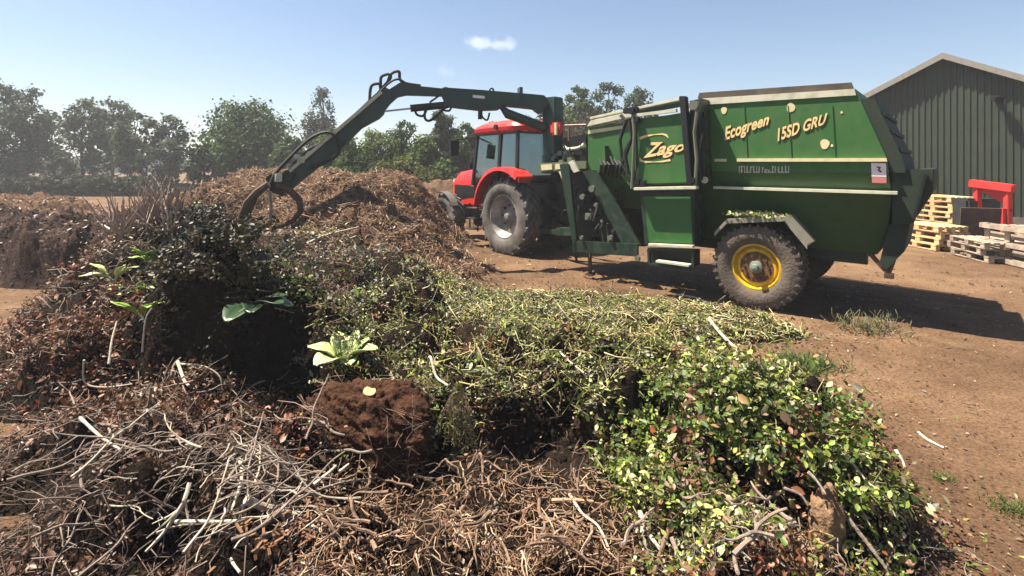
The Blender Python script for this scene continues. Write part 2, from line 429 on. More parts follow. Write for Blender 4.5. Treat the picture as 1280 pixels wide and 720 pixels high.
tree('small_tree', 'low pale bushy tree at the left foot of the round tree', 'tree', 256, 31, 178, 46, GG, 2600, .25, .1, None, .7, 'round', clumps=14, seed=33)
tree('birch_tree', 'tall drooping silver birch behind the crane arm', 'tree', 402, 42, 103, 58, [(.12, .16, .09), (.16, .19, .12), (.09, .12, .07)], 9000, .17, .3, None, .6, 'birch', BARKP, 26, seed=41)
tree('small_tree', 'small dark tree between the round tree and the birch', 'tree', 360, 30, 166, 44, G1, 2600, .22, .15, None, .5, 'round', clumps=12, seed=42)
HB = [(425, 25, 166, 62, 'bright green bush under the middle of the crane arm', G2),
      (468, 26, 168, 66, 'leafy green bush behind the brown mound', G2),
      (508, 27, 155, 54, 'tall dark bush in the hedge left of the tractor', G1),
      (537, 24, 178, 52, 'low sunlit bush just left of the tractor hood', G2),
      (556, 28, 143, 36, 'tall thin pale willow in the hedge by the tractor', GG),
      (584, 27, 158, 50, 'dark bush directly behind the tractor cab', G1),
      (505, 22, 205, 70, 'low light green bramble in front of the hedge', GO),
      (620, 30, 158, 62, 'bush seen through the tractor cab windows', G1),
      (660, 30, 150, 50, 'bush between the cab roof and the crane column', GO),
      (448, 23, 196, 60, 'low dark scrub at the top of the brown mound', G1)]
for i, (px, Y, tp_, wd_, lab, pal) in enumerate(HB):
    tree('hedge_bush' if i != 4 else 'willow_tree', lab, 'bush' if i != 4 else 'tree', px, Y, tp_-9, wd_*1.35, pal, 14000, .13, .02, 'bushes of the hedge behind the yard' if i != 4 else None, .5, 'bush' if i != 4 else 'tall', clumps=18, seed=60+i)
TR = [(690, 34, 118, 52, 'pale yellowish tree just right of the crane column', GO),
      (722, 36, 99, 44, 'feathery green tree between crane column and the machine', G2),
      (762, 37, 96, 56, 'dark rounded tree above the front of the machine', G1),
      (798, 36, 103, 56, 'dark tree above the square logo door', G1),
      (740, 32, 140, 90, 'low brownish tree filling the gap under the taller crowns', [(.10, .07, .035), (.06, .06, .03), (.05, .07, .03)])]
for i, (px, Y, tp_, wd_, lab, pal) in enumerate(TR):
    tree('broadleaf_tree', lab, 'tree', px, Y, tp_, wd_, pal, 9000, .18, .1, 'trees behind the green machine', .6, 'round', clumps=20, seed=90+i)
# low hedge along the field edge on the left
def hedge():
    n = 26000; px = rng.random(n)*560-280+60; Y = 33+rng.random(n)*5; x = (px-640)/640*Y
    top = 1.0+1.3*fbm(x, x*0, .5, 4, 5); z = rng.random(n)**.6*np.clip(top, .2, None)
    P = np.stack([x, Y, z], -1); v, F = leaf_quads(P, np.array([[0, -.3, .6]]), .3*(.6+.8*rng.random(n)), .7)
    o = npmesh('hedgerow', v, F, LEAF, tints(n, [(.05, .07, .035), (.07, .08, .04), (.07, .055, .035)])); tag(o, 'low tangled hedgerow running under the row of trees at left', 'hedge', kind='stuff')
hedge()
# distant woodland closing the horizon
def far_wood():
    n = 30000; a = R(-66)+rng.random(n)*R(132); r = 150+rng.random(n)*20; x = r*np.sin(a); y = r*np.cos(a)
    top = 3.6+2.2*fbm(a*60, a*0, 1, 4, 2); z = rng.random(n)*np.clip(top, .5, None)
    P = np.stack([x, y, z], -1); v, F = leaf_quads(P, np.array([[0, -.5, .6]]), 1.3*(.6+.8*rng.random(n)), .8)
    o = npmesh('distant_woodland', v, F, LEAF, tints(n, [(.05, .08, .04), (.07, .10, .05)])); tag(o, 'distant low line of woodland along the horizon', 'woodland', kind='stuff')
far_wood()

# ------------------------------------------------------------------ heaps (height functions)
def blob(x, y, cx, cy, h, rx, ry, p=2., rot=0.):
    c, s = math.cos(rot), math.sin(rot); dx, dy = x-cx, y-cy
    u = (c*dx+s*dy)/rx; v = (-s*dx+c*dy)/ry
    return h*np.exp(-(u*u+v*v)**(p/2))
def smax(a, b, k=.08):
    k = k*np.clip(np.minimum(a, b)*5, 1e-4, 1); return .5*(a+b+np.sqrt((a-b)**2+k*k))
def sstep(t): t = np.clip(t, 0, 1); return t*t*(3-2*t)
_lr = np.random.default_rng(99)
_LB = [(_lr.uniform(-4.6, 2.2), _lr.uniform(1.8, 6.6), _lr.uniform(.10, .34), _lr.uniform(.10, .30), _lr.uniform(.08, .22)) for _ in range(170)]
_LB += [(_lr.uniform(-1.4, 1.6), _lr.uniform(3.7, 6.2), _lr.uniform(.16, .36), _lr.uniform(.22, .48), _lr.uniform(.16, .32)) for _ in range(26)]
_PB = [(_lr.uniform(-4.6, 2.2), _lr.uniform(2.0, 6.0), -_lr.uniform(.16, .42), _lr.uniform(.12, .30), _lr.uniform(.09, .20)) for _ in range(110)]
def mound_z(x, y):
    z = blob(x, y, -5.9, 13.8, 2.0, 3.0, 2.2, 3.2)
    z = smax(z, blob(x, y, -3.3, 13.2, 1.95, 1.7, 1.7, 3))
    z = smax(z, blob(x, y, -3.0, 18.5, 1.55, 3.6, 1.6, 2.4))
    z = smax(z, blob(x, y, -3.05, 10.3, 1.72, 1.5, 1.5, 2.2))
    z = smax(z, blob(x, y, -2.3, 9.6, 1.0, 1.5, 1.3, 2.0))
    z = smax(z, blob(x, y, -4.8, 11.4, 1.35, 1.5, 1.7, 2.2))
    z = smax(z, blob(x, y, -4.4, 13.0, 1.95, 1.8, 1.5, 3))
    z = smax(z, blob(x, y, -6.8, 12.0, 1.6, 1.6, 1.6, 3))
    z = smax(z, blob(x, y, -13., 13.0, 1.35, 3, 2, 4))
    n = .24*fbm(x, y, 1.0, 6, 21)*np.clip(z*1.2, 0, 1)+.13*fbm(x, y, 5, 4, 4)*np.clip(z*3, 0, 1)
    ridg = .12*np.abs(fbm(x, y, 2.2, 3, 40))*np.clip(z*1.2, 0, 1)
    return z+n+ridg-.12
def bank_z(x, y):
    z = smax(blob(x, y, -8.0, 9.7, 1.12, 1.25, 1.0, 10, .1), blob(x, y, -10.2, 11.2, 1.05, 1.9, 1.3, 6, .1))
    z = smax(z, blob(x, y, -6.5, 10.3, 1.25, .8, .9, 4))
    return z+(.42*fbm(x, y, 1.5, 7, 51)+.16*fbm(x, y, 6, 4, 14))*np.clip(z*2, 0, 1)-.10
def heap_exact(x, y):
    x = np.asarray(x, float); y = np.asarray(y, float)
    xw = x+.22*vnoise(x, y, 2.1, 5)+.10*vnoise(x, y, 6, 8); yw = y+.26*vnoise(x, y, 1.9, 15)+.12*vnoise(x, y, 5.5, 18)
    e = np.interp(xw, [-5, -3.6, -2.5, -1.75, -1.2, -.6, -.2, .75, 1.0, 1.4, 2.6], [4.5, 4.5, 4.55, 4.4, 3.9, 3.72, 3.62, 3.62, 3.75, 4.0, 4.8])
    hh = np.interp(xw, [-4.6, -3.9, -3.45, -3.15, -2.7, -2.35, -1.85, -1.3, -.6, .2, 1.0, 1.8, 2.4, 3.0], [0, .45, .85, 1.62, 1.72, 1.30, .74, .62, .58, .52, .42, .26, .10, 0])
    B = np.interp(xw, [-3.4, -3.1, -2.3, -1.7, 0, 1.1, 1.7, 2.4], [2.5, 1.5, 1.7, 3.6, 4.6, 3.8, 1.7, .9])
    z = hh*sstep((yw-e+.06)/.16)*np.clip(1-(yw-e)/B, 0, 1)**.8
    z = smax(z, blob(xw, yw, -4.35, 5.9, 1.15, .85, .9, 2.4))
    z = smax(z, blob(xw, yw, -3.9, 4.9, .85, .60, .55, 2.6))
    z = smax(z, blob(xw, yw, -5.0, 7.6, 1.40, 1.2, 1.2, 3))
    z = smax(z, blob(xw, yw, -2.65, 3.75, .34, .95, .70, 3.4))            # twig brush front left
    z = smax(z, blob(xw, yw, -1.75, 2.95, .34, .95, .72, 4))
    z = smax(z, blob(xw, yw, -.95, 2.15, .40, .95, .62, 4), .04)
    z = smax(z, blob(xw, yw, -.50, 2.15, .40, .62, .68, 6), .04)
    z = smax(z, blob(xw, yw, .25, 2.0, .27, .75, .74, 7), .04)         # chopped brush in front
    z = smax(z, blob(xw, yw, -2.2, 7.2, .90, 1.5, 1.2, 2.6))             # slope up to the chip mound
    z = smax(z, blob(xw, yw, -3.5, 8.4, 1.0, 1.5, 1.2, 2.6))
    z = smax(z, blob(xw, yw, -1.05, 5.3, .62, .8, .6, 3))
    z = smax(z, blob(xw, yw, 1.1, 6.6, .16, 1.9, .9, 3))
    z = smax(z, blob(xw, yw, 1.50, 3.45, .56, .60, .50, 4), .04)         # leafy heap on the right
    z = smax(z, blob(xw, yw, 1.85, 3.1, .30, .40, .5, 3))
    z = smax(z, blob(xw, yw, 1.15, 2.45, .30, .45, .40, 4), .04)
    z = smax(z, blob(xw, yw, 2.7, 6.3, .13, 1.0, .5, 3))
    z = smax(z, blob(xw, yw, 2.1, 6.8, .15, 1.5, .75, 4))
    z = smax(z, blob(xw, yw, .5, 7.6, .13, 1.9, .75, 4))
    z = smax(z, blob(x, y, -.45, 3.1, .10, 1.9, 1.3, 8), .02)            # dark floor sheet standing in for shade in the hollows
    m = np.clip(z*3-.1, 0, 1); f = np.clip(1.25-np.abs(y-3.8)/4.5, .35, 1)
    L = np.zeros_like(z)
    for (cx, cy, h, rx, ry) in _LB: L = np.maximum(L, blob(x, y, cx, cy, h, rx, ry, 4))
    Pp = np.zeros_like(z)
    for (cx, cy, h, rx, ry) in _PB: Pp = np.minimum(Pp, blob(x, y, cx, cy, h, rx, ry, 4))
    n = (.20*fbm(x, y, 1.8, 6, 2)+.09*fbm(x, y, 8, 4, 7))
    fl = -.06+.12*np.clip((z-.03)*14, 0, 1)*(1+.5*vnoise(x, y, 7, 3))
    return np.maximum(z+(n+L*.9+Pp)*m*f-.06, fl)
GX0, GX1, GY0, GY1, GS = -8., 6., 1., 11.6, .015
_gx = np.arange(GX0, GX1, GS); _gy = np.arange(GY0, GY1, GS); _GXm, _GYm = np.meshgrid(_gx, _gy, indexing='ij')
HG = heap_exact(_GXm, _GYm).astype(np.float32)
def _blur(a, r):
    for ax in (0, 1):
        c = np.cumsum(np.pad(a, [(r+1, r) if i == ax else (0, 0) for i in (0, 1)], mode='edge'), axis=ax, dtype=np.float64)
        a = (np.take(c, range(2*r+1, c.shape[ax]), ax)-np.take(c, range(0, c.shape[ax]-2*r-1), ax))/(2*r+1)
    return a
HB_ = _blur(HG, 9); HB2 = _blur(np.clip(HG+.02, 0, .25), 26)
def near_heap(x, y): return grid(HB2, x, y, 0)
def grid(A, x, y, out=-.06):
    x = np.asarray(x, float); y = np.asarray(y, float)
    u = (x-GX0)/GS; v = (y-GY0)/GS; ok = (u >= 0) & (v >= 0) & (u < A.shape[0]-1) & (v < A.shape[1]-1)
    u = np.clip(u, 0, A.shape[0]-1.001); v = np.clip(v, 0, A.shape[1]-1.001); i = u.astype(int); j = v.astype(int); fu = u-i; fv = v-j
    r = (A[i, j]*(1-fu)+A[i+1, j]*fu)*(1-fv)+(A[i, j+1]*(1-fu)+A[i+1, j+1]*fu)*fv
    return np.where(ok, r, out)
def heap_z(x, y): return grid(HG, x, y)
def hollow_amt(x, y): return grid(HB_, x, y)-grid(HG, x, y)
def sheet(name, fn, k0, k1, nk, y0, y1, ny, m):
    ks = np.linspace(k0, k1, nk); ys = np.geomspace(y0, y1, ny)
    K, Yv = np.meshgrid(ks, ys, indexing='xy'); X = K*(Yv+1.2); Z = np.maximum(fn(X, Yv), -.12)
    V = np.stack([X, Yv, Z], -1).reshape(-1, 3)
    i, j = np.meshgrid(np.arange(ny-1), np.arange(nk-1), indexing='ij')
    F = np.stack([i*nk+j, i*nk+j+1, (i+1)*nk+j+1, (i+1)*nk+j], -1).reshape(-1, 4)
    zz = Z.reshape(-1)[F].max(1); F = F[zz > -.1]
    used = np.unique(F); mp = -np.ones(len(V), int); mp[used] = np.arange(len(used))
    return npmesh(name, V[used], mp[F], m, smooth=True)
SOILD = mat('shade_dark_compost', (.034, .021, .014), .95, nscale=9, col2=(.014, .009, .006), bump=.9, bscale=40, spec=.1)  # compost kept near black so gaps between the leaves look shaded
CHIPM = mat('woodchip_mulch', (.27, .165, .105), .95, nscale=11, col2=(.125, .070, .045), bump=.9, bscale=45, spec=.1)
o = sheet('wood_chip_mound', mound_z, -1.5, .35, 520, 6.5, 19, 330, CHIPM)
tag(o, 'long reddish brown mound of shredded wood chips beyond the waste heap', 'mound', kind='stuff')
o = sheet('soil_bank', bank_z, -1.5, -.2, 420, 7, 15, 260, mat('shade_dark_soil', (.105, .062, .050), .97, nscale=3, col2=(.055, .032, .028), bump=.9, bscale=25, spec=.1))  # darker soil colour paints in the shade of the steep face
tag(o, 'steep-faced soil bank at the far left edge, darkened to carry its shade', 'soil bank', kind='stuff')
o = sheet('green_waste_heap', heap_z, -1.3, .95, 900, 1.2, 11, 560, SOILD)
tag(o, 'broad dark heap of dumped garden waste filling the foreground', 'waste heap', kind='stuff')

def surf(x, y): return np.maximum(np.maximum(np.maximum(heap_z(x, y), mound_z(x, y)), bank_z(x, y)), ground_z(x, y))
def surf_n(x, y, e=.03):
    gx = (surf(x+e, y)-surf(x-e, y))/(2*e); gy = (surf(x, y+e)-surf(x, y-e))/(2*e)
    n = np.stack([-gx, -gy, np.ones_like(gx)], -1); return n/np.linalg.norm(n, axis=-1, keepdims=True)
def sample(n, y0, y1, k0=-1.15, k1=1.1):
    """area-aware sampling denser near the viewer's side; (x,y) on the yard"""
    y = np.exp(np.log(y0)+(np.log(y1)-np.log(y0))*rng.random(n)); x = (k0+(k1-k0)*rng.random(n))*y
    return x, y

# ------------------------------------------------------------------ scatter of leaves, stems, twigs
DEBRIS = attr_mat('garden_waste', .24, .48, .45)
WOOD = attr_mat('dead_wood', 0, .75, .2)
P_BROWN = [(.34, .10, .04), (.16, .06, .03), (.40, .17, .08), (.09, .04, .025), (.36, .21, .14), (.20, .12, .05)]
P_GREEN = [(.16, .24, .035), (.28, .36, .05), (.06, .10, .02), (.46, .52, .12), (.45, .45, .26), (.13, .11, .045), (.58, .56, .40), (.16, .10, .05)]
P_VIVID = [(.20, .29, .035), (.36, .48, .06), (.06, .11, .02), (.56, .64, .14), (.10, .16, .025), (.62, .62, .26), (.18, .14, .06)]
P_PALE = [(.55, .52, .28), (.42, .42, .18), (.32, .24, .12), (.66, .62, .40), (.22, .20, .08), (.34, .40, .14)]
P_CHIP = [(.44, .30, .20), (.36, .20, .12), (.24, .12, .07), (.42, .28, .18), (.17, .08, .05), (.30, .17, .10), (.13, .06, .035)]
P_ORANGE = [(.50, .20, .07), (.30, .12, .05), (.60, .32, .14)]
P_SILV = [(.40, .40, .36), (.09, .12, .05), (.06, .08, .035), (.22, .21, .16)]
def brt(pal, f): return [tuple(min(1.5, v*f) for v in c) for c in pal]
P_VIVID = brt(P_VIVID, 1.0)+[(.10, .20, .025), (.14, .25, .03), (.07, .13, .02)]; P_GREEN = brt(P_GREEN, 1.1); P_PALE = brt(P_PALE, 1.1)+P_GREEN[:3]
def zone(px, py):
    """which sort of waste or painted shade lies where (list index per point)"""
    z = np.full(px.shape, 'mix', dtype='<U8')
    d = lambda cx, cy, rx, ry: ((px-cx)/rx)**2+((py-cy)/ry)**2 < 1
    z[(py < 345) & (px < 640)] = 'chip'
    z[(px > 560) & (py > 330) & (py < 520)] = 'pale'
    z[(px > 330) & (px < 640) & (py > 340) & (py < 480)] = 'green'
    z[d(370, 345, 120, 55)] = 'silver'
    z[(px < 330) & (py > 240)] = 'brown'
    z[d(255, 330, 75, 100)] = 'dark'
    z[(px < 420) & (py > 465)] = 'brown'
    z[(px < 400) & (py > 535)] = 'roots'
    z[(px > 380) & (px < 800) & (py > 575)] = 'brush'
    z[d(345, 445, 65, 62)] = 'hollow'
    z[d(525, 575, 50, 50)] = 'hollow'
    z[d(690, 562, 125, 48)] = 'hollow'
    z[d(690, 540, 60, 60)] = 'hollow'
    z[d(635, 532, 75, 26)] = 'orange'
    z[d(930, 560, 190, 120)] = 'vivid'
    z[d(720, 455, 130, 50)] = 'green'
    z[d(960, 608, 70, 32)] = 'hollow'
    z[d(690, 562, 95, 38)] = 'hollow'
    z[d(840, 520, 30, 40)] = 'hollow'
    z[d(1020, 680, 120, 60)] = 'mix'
    return z
PAL = dict(sunny=[(.85, .80, .30), (.60, .68, .14), (1.0, .92, .54), (.34, .44, .08), (.40, .26, .10), (.20, .28, .05)], roots=[(.20, .09, .05), (.12, .06, .035), (.26, .14, .09), (.08, .045, .03)], hollow=[(.05, .03, .018), (.08, .05, .03), (.03, .035, .015), (.10, .06, .035)], mix=P_GREEN+P_BROWN, chip=P_CHIP, pale=P_PALE+P_GREEN, green=P_GREEN, silver=P_SILV+P_GREEN[:2], brown=P_BROWN, dark=[(.035, .03, .018), (.05, .04, .02), (.03, .045, .015), (.07, .045, .025)],  # hollow and dark palettes paint in the shade of hollows and shrub
           brush=[(.30, .17, .10), (.22, .11, .065), (.38, .25, .16)], orange=P_ORANGE, vivid=P_VIVID)
def edge_noise(px, py, s=26):
    return px+s*rng.normal(size=px.shape), py+s*.6*rng.normal(size=py.shape)
def leaves_all():
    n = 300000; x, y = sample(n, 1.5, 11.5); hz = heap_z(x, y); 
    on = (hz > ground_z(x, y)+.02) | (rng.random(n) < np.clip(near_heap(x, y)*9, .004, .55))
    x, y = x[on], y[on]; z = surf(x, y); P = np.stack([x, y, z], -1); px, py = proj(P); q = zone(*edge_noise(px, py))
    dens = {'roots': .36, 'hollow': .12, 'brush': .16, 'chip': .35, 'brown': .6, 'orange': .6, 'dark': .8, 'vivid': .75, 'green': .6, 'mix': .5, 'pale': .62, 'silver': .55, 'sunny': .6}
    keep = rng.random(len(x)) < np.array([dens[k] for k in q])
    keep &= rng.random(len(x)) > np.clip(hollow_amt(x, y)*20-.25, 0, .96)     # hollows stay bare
    # bare soil gaps
    keep &= (vnoise(x, y, 2.3, 77) > -.27) & (rng.random(len(x)) < np.clip(1.0+3.2*vnoise(x, y, 6, 83), .05, 1))
    nz_ = surf_n(x, y)[:, 2]; rpt = 1+(rng.random(len(x)) < (1/nz_-1)/1.0).astype(int)*np.clip((1/nz_).astype(int), 0, 5); rpt[~keep] = 0
    ii = np.repeat(np.arange(len(x)), rpt); P, q, x, y = P[ii], q[ii], x[ii], y[ii]; n = len(P)
    jx = rng.normal(size=n)*.02*(rpt[ii] > 1); x = x+jx; y = y+rng.normal(size=n)*.025*(rpt[ii] > 1); P = np.stack([x, y, surf(x, y)], -1)
    lift = {'roots': .04, 'hollow': .03, 'vivid': .20, 'green': .10, 'pale': .06, 'brown': .12, 'dark': .14, 'silver': .13, 'mix': .1, 'orange': .08, 'brush': .04, 'chip': .04}
    L = np.array([lift[k] for k in q]); N = surf_n(x, y)
    clump = .35+1.3*np.clip(vnoise(x, y, 5, 31)+.5, 0, 1)
    P = P+N*(L*rng.random(n)**1.3*clump)[:, None]; P[:, 2] += .01
    size = {'roots': .03, 'hollow': .035, 'vivid': .034, 'green': .030, 'pale': .030, 'brown': .036, 'dark': .042, 'silver': .036, 'mix': .034, 'orange': .03, 'brush': .028, 'chip': .04}
    S = np.array([size[k] for k in q])*(.45+.9*rng.random(n)+1.2*(rng.random(n) < .05)+.45*np.isin(q, ['vivid']))*np.clip(.72+y*.06, .8, 1.4)
    v, F = leaf_quads(P, N*.6+np.array([[0, 0, .35]]), S, .55)
    cols = np.zeros((n, 3))
    big = vnoise(x, y, 1.7, 61); mid_ = vnoise(x, y, 4.2, 67)
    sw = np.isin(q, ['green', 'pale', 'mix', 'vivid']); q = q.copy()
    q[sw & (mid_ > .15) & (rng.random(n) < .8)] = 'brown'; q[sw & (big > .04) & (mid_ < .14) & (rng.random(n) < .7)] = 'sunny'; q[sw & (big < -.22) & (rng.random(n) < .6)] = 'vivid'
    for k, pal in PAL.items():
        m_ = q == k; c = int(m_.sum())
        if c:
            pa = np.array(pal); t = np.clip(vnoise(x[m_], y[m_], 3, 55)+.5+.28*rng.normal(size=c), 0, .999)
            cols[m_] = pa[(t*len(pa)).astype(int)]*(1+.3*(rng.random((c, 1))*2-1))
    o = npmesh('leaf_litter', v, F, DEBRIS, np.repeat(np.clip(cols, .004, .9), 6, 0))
    tag(o, 'countless green, brown and pale leaves covering the waste heap', 'leaves', kind='stuff')
leaves_all()

def twigs_mesh(P, D, L, r, curl, cols, nseg=4, sides=4):
    """bent tapered sticks; P centres, D directions, L lengths, r radii"""
    n = len(P); side = np.cross(D, np.array([0, 0, 1.])); side /= np.linalg.norm(side, axis=1, keepdims=True)+1e-9
    up = np.cross(side, D); t = np.linspace(-.5, .5, nseg+1)
    c1 = curl*rng.normal(size=(n, 1)); c2 = curl*.6*rng.normal(size=(n, 1)); ph = rng.random((n, 1))*6
    V = []
    kx = np.zeros((n, 1)); kz = np.zeros((n, 1))
    for a, tt in enumerate(t):
        off = side*(L[:, None]*(c1*(tt*tt*2)+curl*.25*np.sin(ph+tt*9)))+up*(L[:, None]*(c2*(tt*tt*2)+curl*.18*np.sin(ph*1.7+tt*11)))
        c = P+D*(L*tt)[:, None]+off; rr = (r*(1-.55*(tt+.5)))[:, None]
        for b in range(sides):
            g = 2*math.pi*b/sides; V.append(c+(side*math.cos(g)+up*math.sin(g))*rr)
    V = np.stack(V, 1); m = (nseg+1)*sides; i = np.arange(n)[:, None]*m; F = []
    for a in range(nseg):
        for b in range(sides):
            b2 = (b+1) % sides; F.append(i+np.array([[a*sides+b, a*sides+b2, (a+1)*sides+b2, (a+1)*sides+b]]))
    if sides == 4:
        F.append(i+np.array([[0, 3, 2, 1]])); F.append(i+nseg*4+np.array([[0, 1, 2, 3]]))
    return V.reshape(-1, 3), np.concatenate(F, 0), np.repeat(cols, m, 0)
def rand_dir(N, n, tilt=.35):
    a = rng.random(n)*2*np.pi; d = np.stack([np.cos(a), np.sin(a), np.zeros(n)], -1)
    d = d-N*(d*N).sum(1, keepdims=True); d += N*(tilt*rng.normal(size=(n, 1))); return d/np.linalg.norm(d, axis=1, keepdims=True)
def pick(pal, n, var=.3):
    pal = np.array(pal); return np.clip(pal[rng.integers(0, len(pal), n)]*(1+var*(rng.random((n, 1))*2-1)), .004, .9)
def twigs_all():
    n = 62000; x, y = sample(n, 1.5, 10.5); on = (heap_z(x, y) > ground_z(x, y)+.01) | (rng.random(n) < np.clip(near_heap(x, y)*5, .002, .4))
    x, y = x[on], y[on]; P = np.stack([x, y, surf(x, y)], -1); px, py = proj(P); q = zone(*edge_noise(px, py))
    dens = {'roots': .15, 'hollow': .10, 'brush': .50, 'brown': .26, 'chip': .15, 'orange': .5, 'dark': .18, 'vivid': .12, 'green': .18, 'mix': .3, 'pale': .28, 'silver': .15}
    keep = rng.random(len(x)) < np.array([dens[k] for k in q]); keep &= rng.random(len(x)) > np.clip(hollow_amt(x, y)*9-.1, 0, .85); P, q, x, y = P[keep], q[keep], x[keep], y[keep]; n = len(P)
    N = surf_n(x, y); P = P+N*(.085*rng.random(n))[:, None]
    D = rand_dir(N, n, .4); L = np.array([{'brush': .13, 'brown': .24, 'roots': .26}.get(k, .17) for k in q])*(.5+1.1*rng.random(n)**2)
    r = np.array([.0042 if k == 'brush' else .0034 for k in q])*(.6+.9*rng.random(n)**2)*np.clip(y/3, 1, 2.2)
    cols = np.zeros((n, 3)); 
    for k in set(q):
        m_ = q == k; pal = [(.46, .29, .18), (.30, .17, .10), (.62, .45, .31), (.20, .11, .065)] if k == 'brush' else ([(.75, .64, .32), (.50, .42, .18), (.9, .78, .46)] if k in ('pale', 'green', 'vivid') else [(.24, .17, .14), (.34, .27, .23), (.15, .09, .07)])
        cols[m_] = pick(pal, int(m_.sum()))
    v, F, c = twigs_mesh(P, D, L, r, .22, cols, 3, 4)
    o = npmesh('twig_litter', v, F, WOOD, c); tag(o, 'tangle of small broken twigs and stems through the waste heap', 'twigs', kind='stuff')
twigs_all()

def chips_ground():
    n = 70000; x, y = sample(n, 1.7, 16, -1.1, 1.25); d = np.exp(-((x-1.2)/2.6)**2)
    keep = (heap_z(x, y) < ground_z(x, y)) & (rng.random(n) < .20+1.0*np.clip(vnoise(x, y, .8, 3)+.3, 0, 1)*(.3+d))
    # little lies on the swept yard at the right
    keep &= rng.random(n) < np.where(x > y*.62+.6, .75, 1)
    x, y = x[keep], y[keep]; n = len(x); z = surf(x, y)+.012
    P = np.stack([x, y, z], -1); S = (.008+.038*rng.random(n)**3)*np.clip(y/5, .8, 1.8)
    v, F = leaf_quads(P, np.array([[0, 0, 2.]]), S, .5)
    o = npmesh('wood_chips', v, F, DEBRIS, tints(n, [(.42, .29, .19), (.18, .10, .06), (.52, .42, .28), (.14, .085, .05), (.22, .12, .07), (.13, .08, .05)]))
    tag(o, 'small wood chips and leaf scraps strewn over the dirt yard', 'wood chips', kind='stuff')
    n = 40000; x = -14+rng.random(n)*15; y = 7.5+rng.random(n)*9; k = (mound_z(x, y) > .05) & (bank_z(x, y) < .05); x, y = x[k], y[k]; n = len(x)
    N = surf_n(x, y); P = np.stack([x, y, surf(x, y)], -1)+N*(.03*rng.random((n, 1)))
    v, F = leaf_quads(P, N*1.2, (.025+.06*rng.random(n)**2), .5)
    o = npmesh('mulch_flakes', v, F, DEBRIS, tints(n, P_CHIP+[(.26, .13, .08)]*4)); tag(o, 'coarse shredded bark flakes over the brown mound', 'bark flakes', kind='stuff')
chips_ground()
def bank_bits():
    n = 16000; x = -15+rng.random(n)*9.5; y = 8+rng.random(n)*5; k = (bank_z(x, y) > .05); x, y = x[k], y[k]; n = len(x); N = surf_n(x, y)
    P = np.stack([x, y, surf(x, y)], -1)+N*(.05*rng.random((n, 1))); v, F = leaf_quads(P, N, .03+.08*rng.random(n)**2, .5)
    o = npmesh('soil_crumbs', v, F, DEBRIS, tints(n, [(.12, .07, .055), (.07, .045, .035), (.20, .12, .09), (.10, .08, .04)])); tag(o, 'dark crumbs and leaf scraps over the soil bank at far left', 'soil crumbs', kind='stuff')
bank_bits()

def mound_shreds():
    n = 16000; x = -9+rng.random(n)*9.5; y = 8+rng.random(n)*8; k = mound_z(x, y) > .1; x, y = x[k], y[k]; n = len(x); N = surf_n(x, y)
    P = np.stack([x, y, surf(x, y)], -1)+N*(.04*rng.random((n, 1))); v, F, c = twigs_mesh(P, rand_dir(N, n, .35), .08+.3*rng.random(n)**2, .006+.006*rng.random(n), .15, pick([(.45, .29, .18), (.26, .15, .09), (.62, .45, .30), (.15, .08, .05), (.36, .22, .12)], n), 2, 4)
    o = npmesh('shredded_twigs', v, F, WOOD, c); tag(o, 'shredded twigs sticking out all over the brown mound', 'twigs', kind='stuff')
mound_shreds()

# cuttings: stems lying in the waste with their leaves still on
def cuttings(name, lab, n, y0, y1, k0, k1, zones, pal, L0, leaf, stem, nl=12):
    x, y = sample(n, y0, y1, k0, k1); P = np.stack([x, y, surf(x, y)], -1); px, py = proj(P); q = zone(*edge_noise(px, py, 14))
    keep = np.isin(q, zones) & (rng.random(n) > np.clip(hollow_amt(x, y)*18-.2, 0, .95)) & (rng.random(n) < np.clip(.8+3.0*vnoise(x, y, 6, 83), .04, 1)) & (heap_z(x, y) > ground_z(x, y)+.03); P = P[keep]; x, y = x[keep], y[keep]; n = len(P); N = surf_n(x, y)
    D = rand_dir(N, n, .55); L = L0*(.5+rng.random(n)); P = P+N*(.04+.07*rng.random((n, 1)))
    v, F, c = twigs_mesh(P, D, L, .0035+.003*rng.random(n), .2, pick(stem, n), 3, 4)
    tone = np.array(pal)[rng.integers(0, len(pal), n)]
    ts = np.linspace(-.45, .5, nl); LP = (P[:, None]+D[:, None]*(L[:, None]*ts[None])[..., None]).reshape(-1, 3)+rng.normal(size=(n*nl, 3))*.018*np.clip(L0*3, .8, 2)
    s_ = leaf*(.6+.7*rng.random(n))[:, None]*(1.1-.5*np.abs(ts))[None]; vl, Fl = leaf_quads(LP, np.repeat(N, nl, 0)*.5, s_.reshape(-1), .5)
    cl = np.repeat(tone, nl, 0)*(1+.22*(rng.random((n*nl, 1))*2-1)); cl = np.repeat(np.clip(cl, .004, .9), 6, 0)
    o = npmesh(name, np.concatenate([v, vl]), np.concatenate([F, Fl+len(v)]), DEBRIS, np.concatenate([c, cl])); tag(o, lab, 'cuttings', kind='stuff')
cuttings('green_cuttings', 'green leafy twigs thrown over the middle of the heap', 5200, 3.2, 8, -.45, .55, ['green', 'pale', 'mix'], P_GREEN+[(.34, .42, .09), (.26, .34, .06), (.40, .38, .14)], .26, .034, [(.30, .28, .12), (.2, .14, .07)])
cuttings('leafy_cuttings', 'bright leafy twigs thrown over the right of the heap', 3000, 2.2, 5, .1, .8, ['vivid'], P_VIVID, .24, .036, [(.28, .26, .1), (.2, .14, .07)], 11)
cuttings('withered_cuttings', 'brown withered leafy twigs over the left of the heap', 3400, 2.3, 8, -1.05, -.3, ['brown', 'silver'], P_BROWN+[(.09, .08, .03)], .30, .040, [(.3, .2, .15), (.2, .13, .09)])
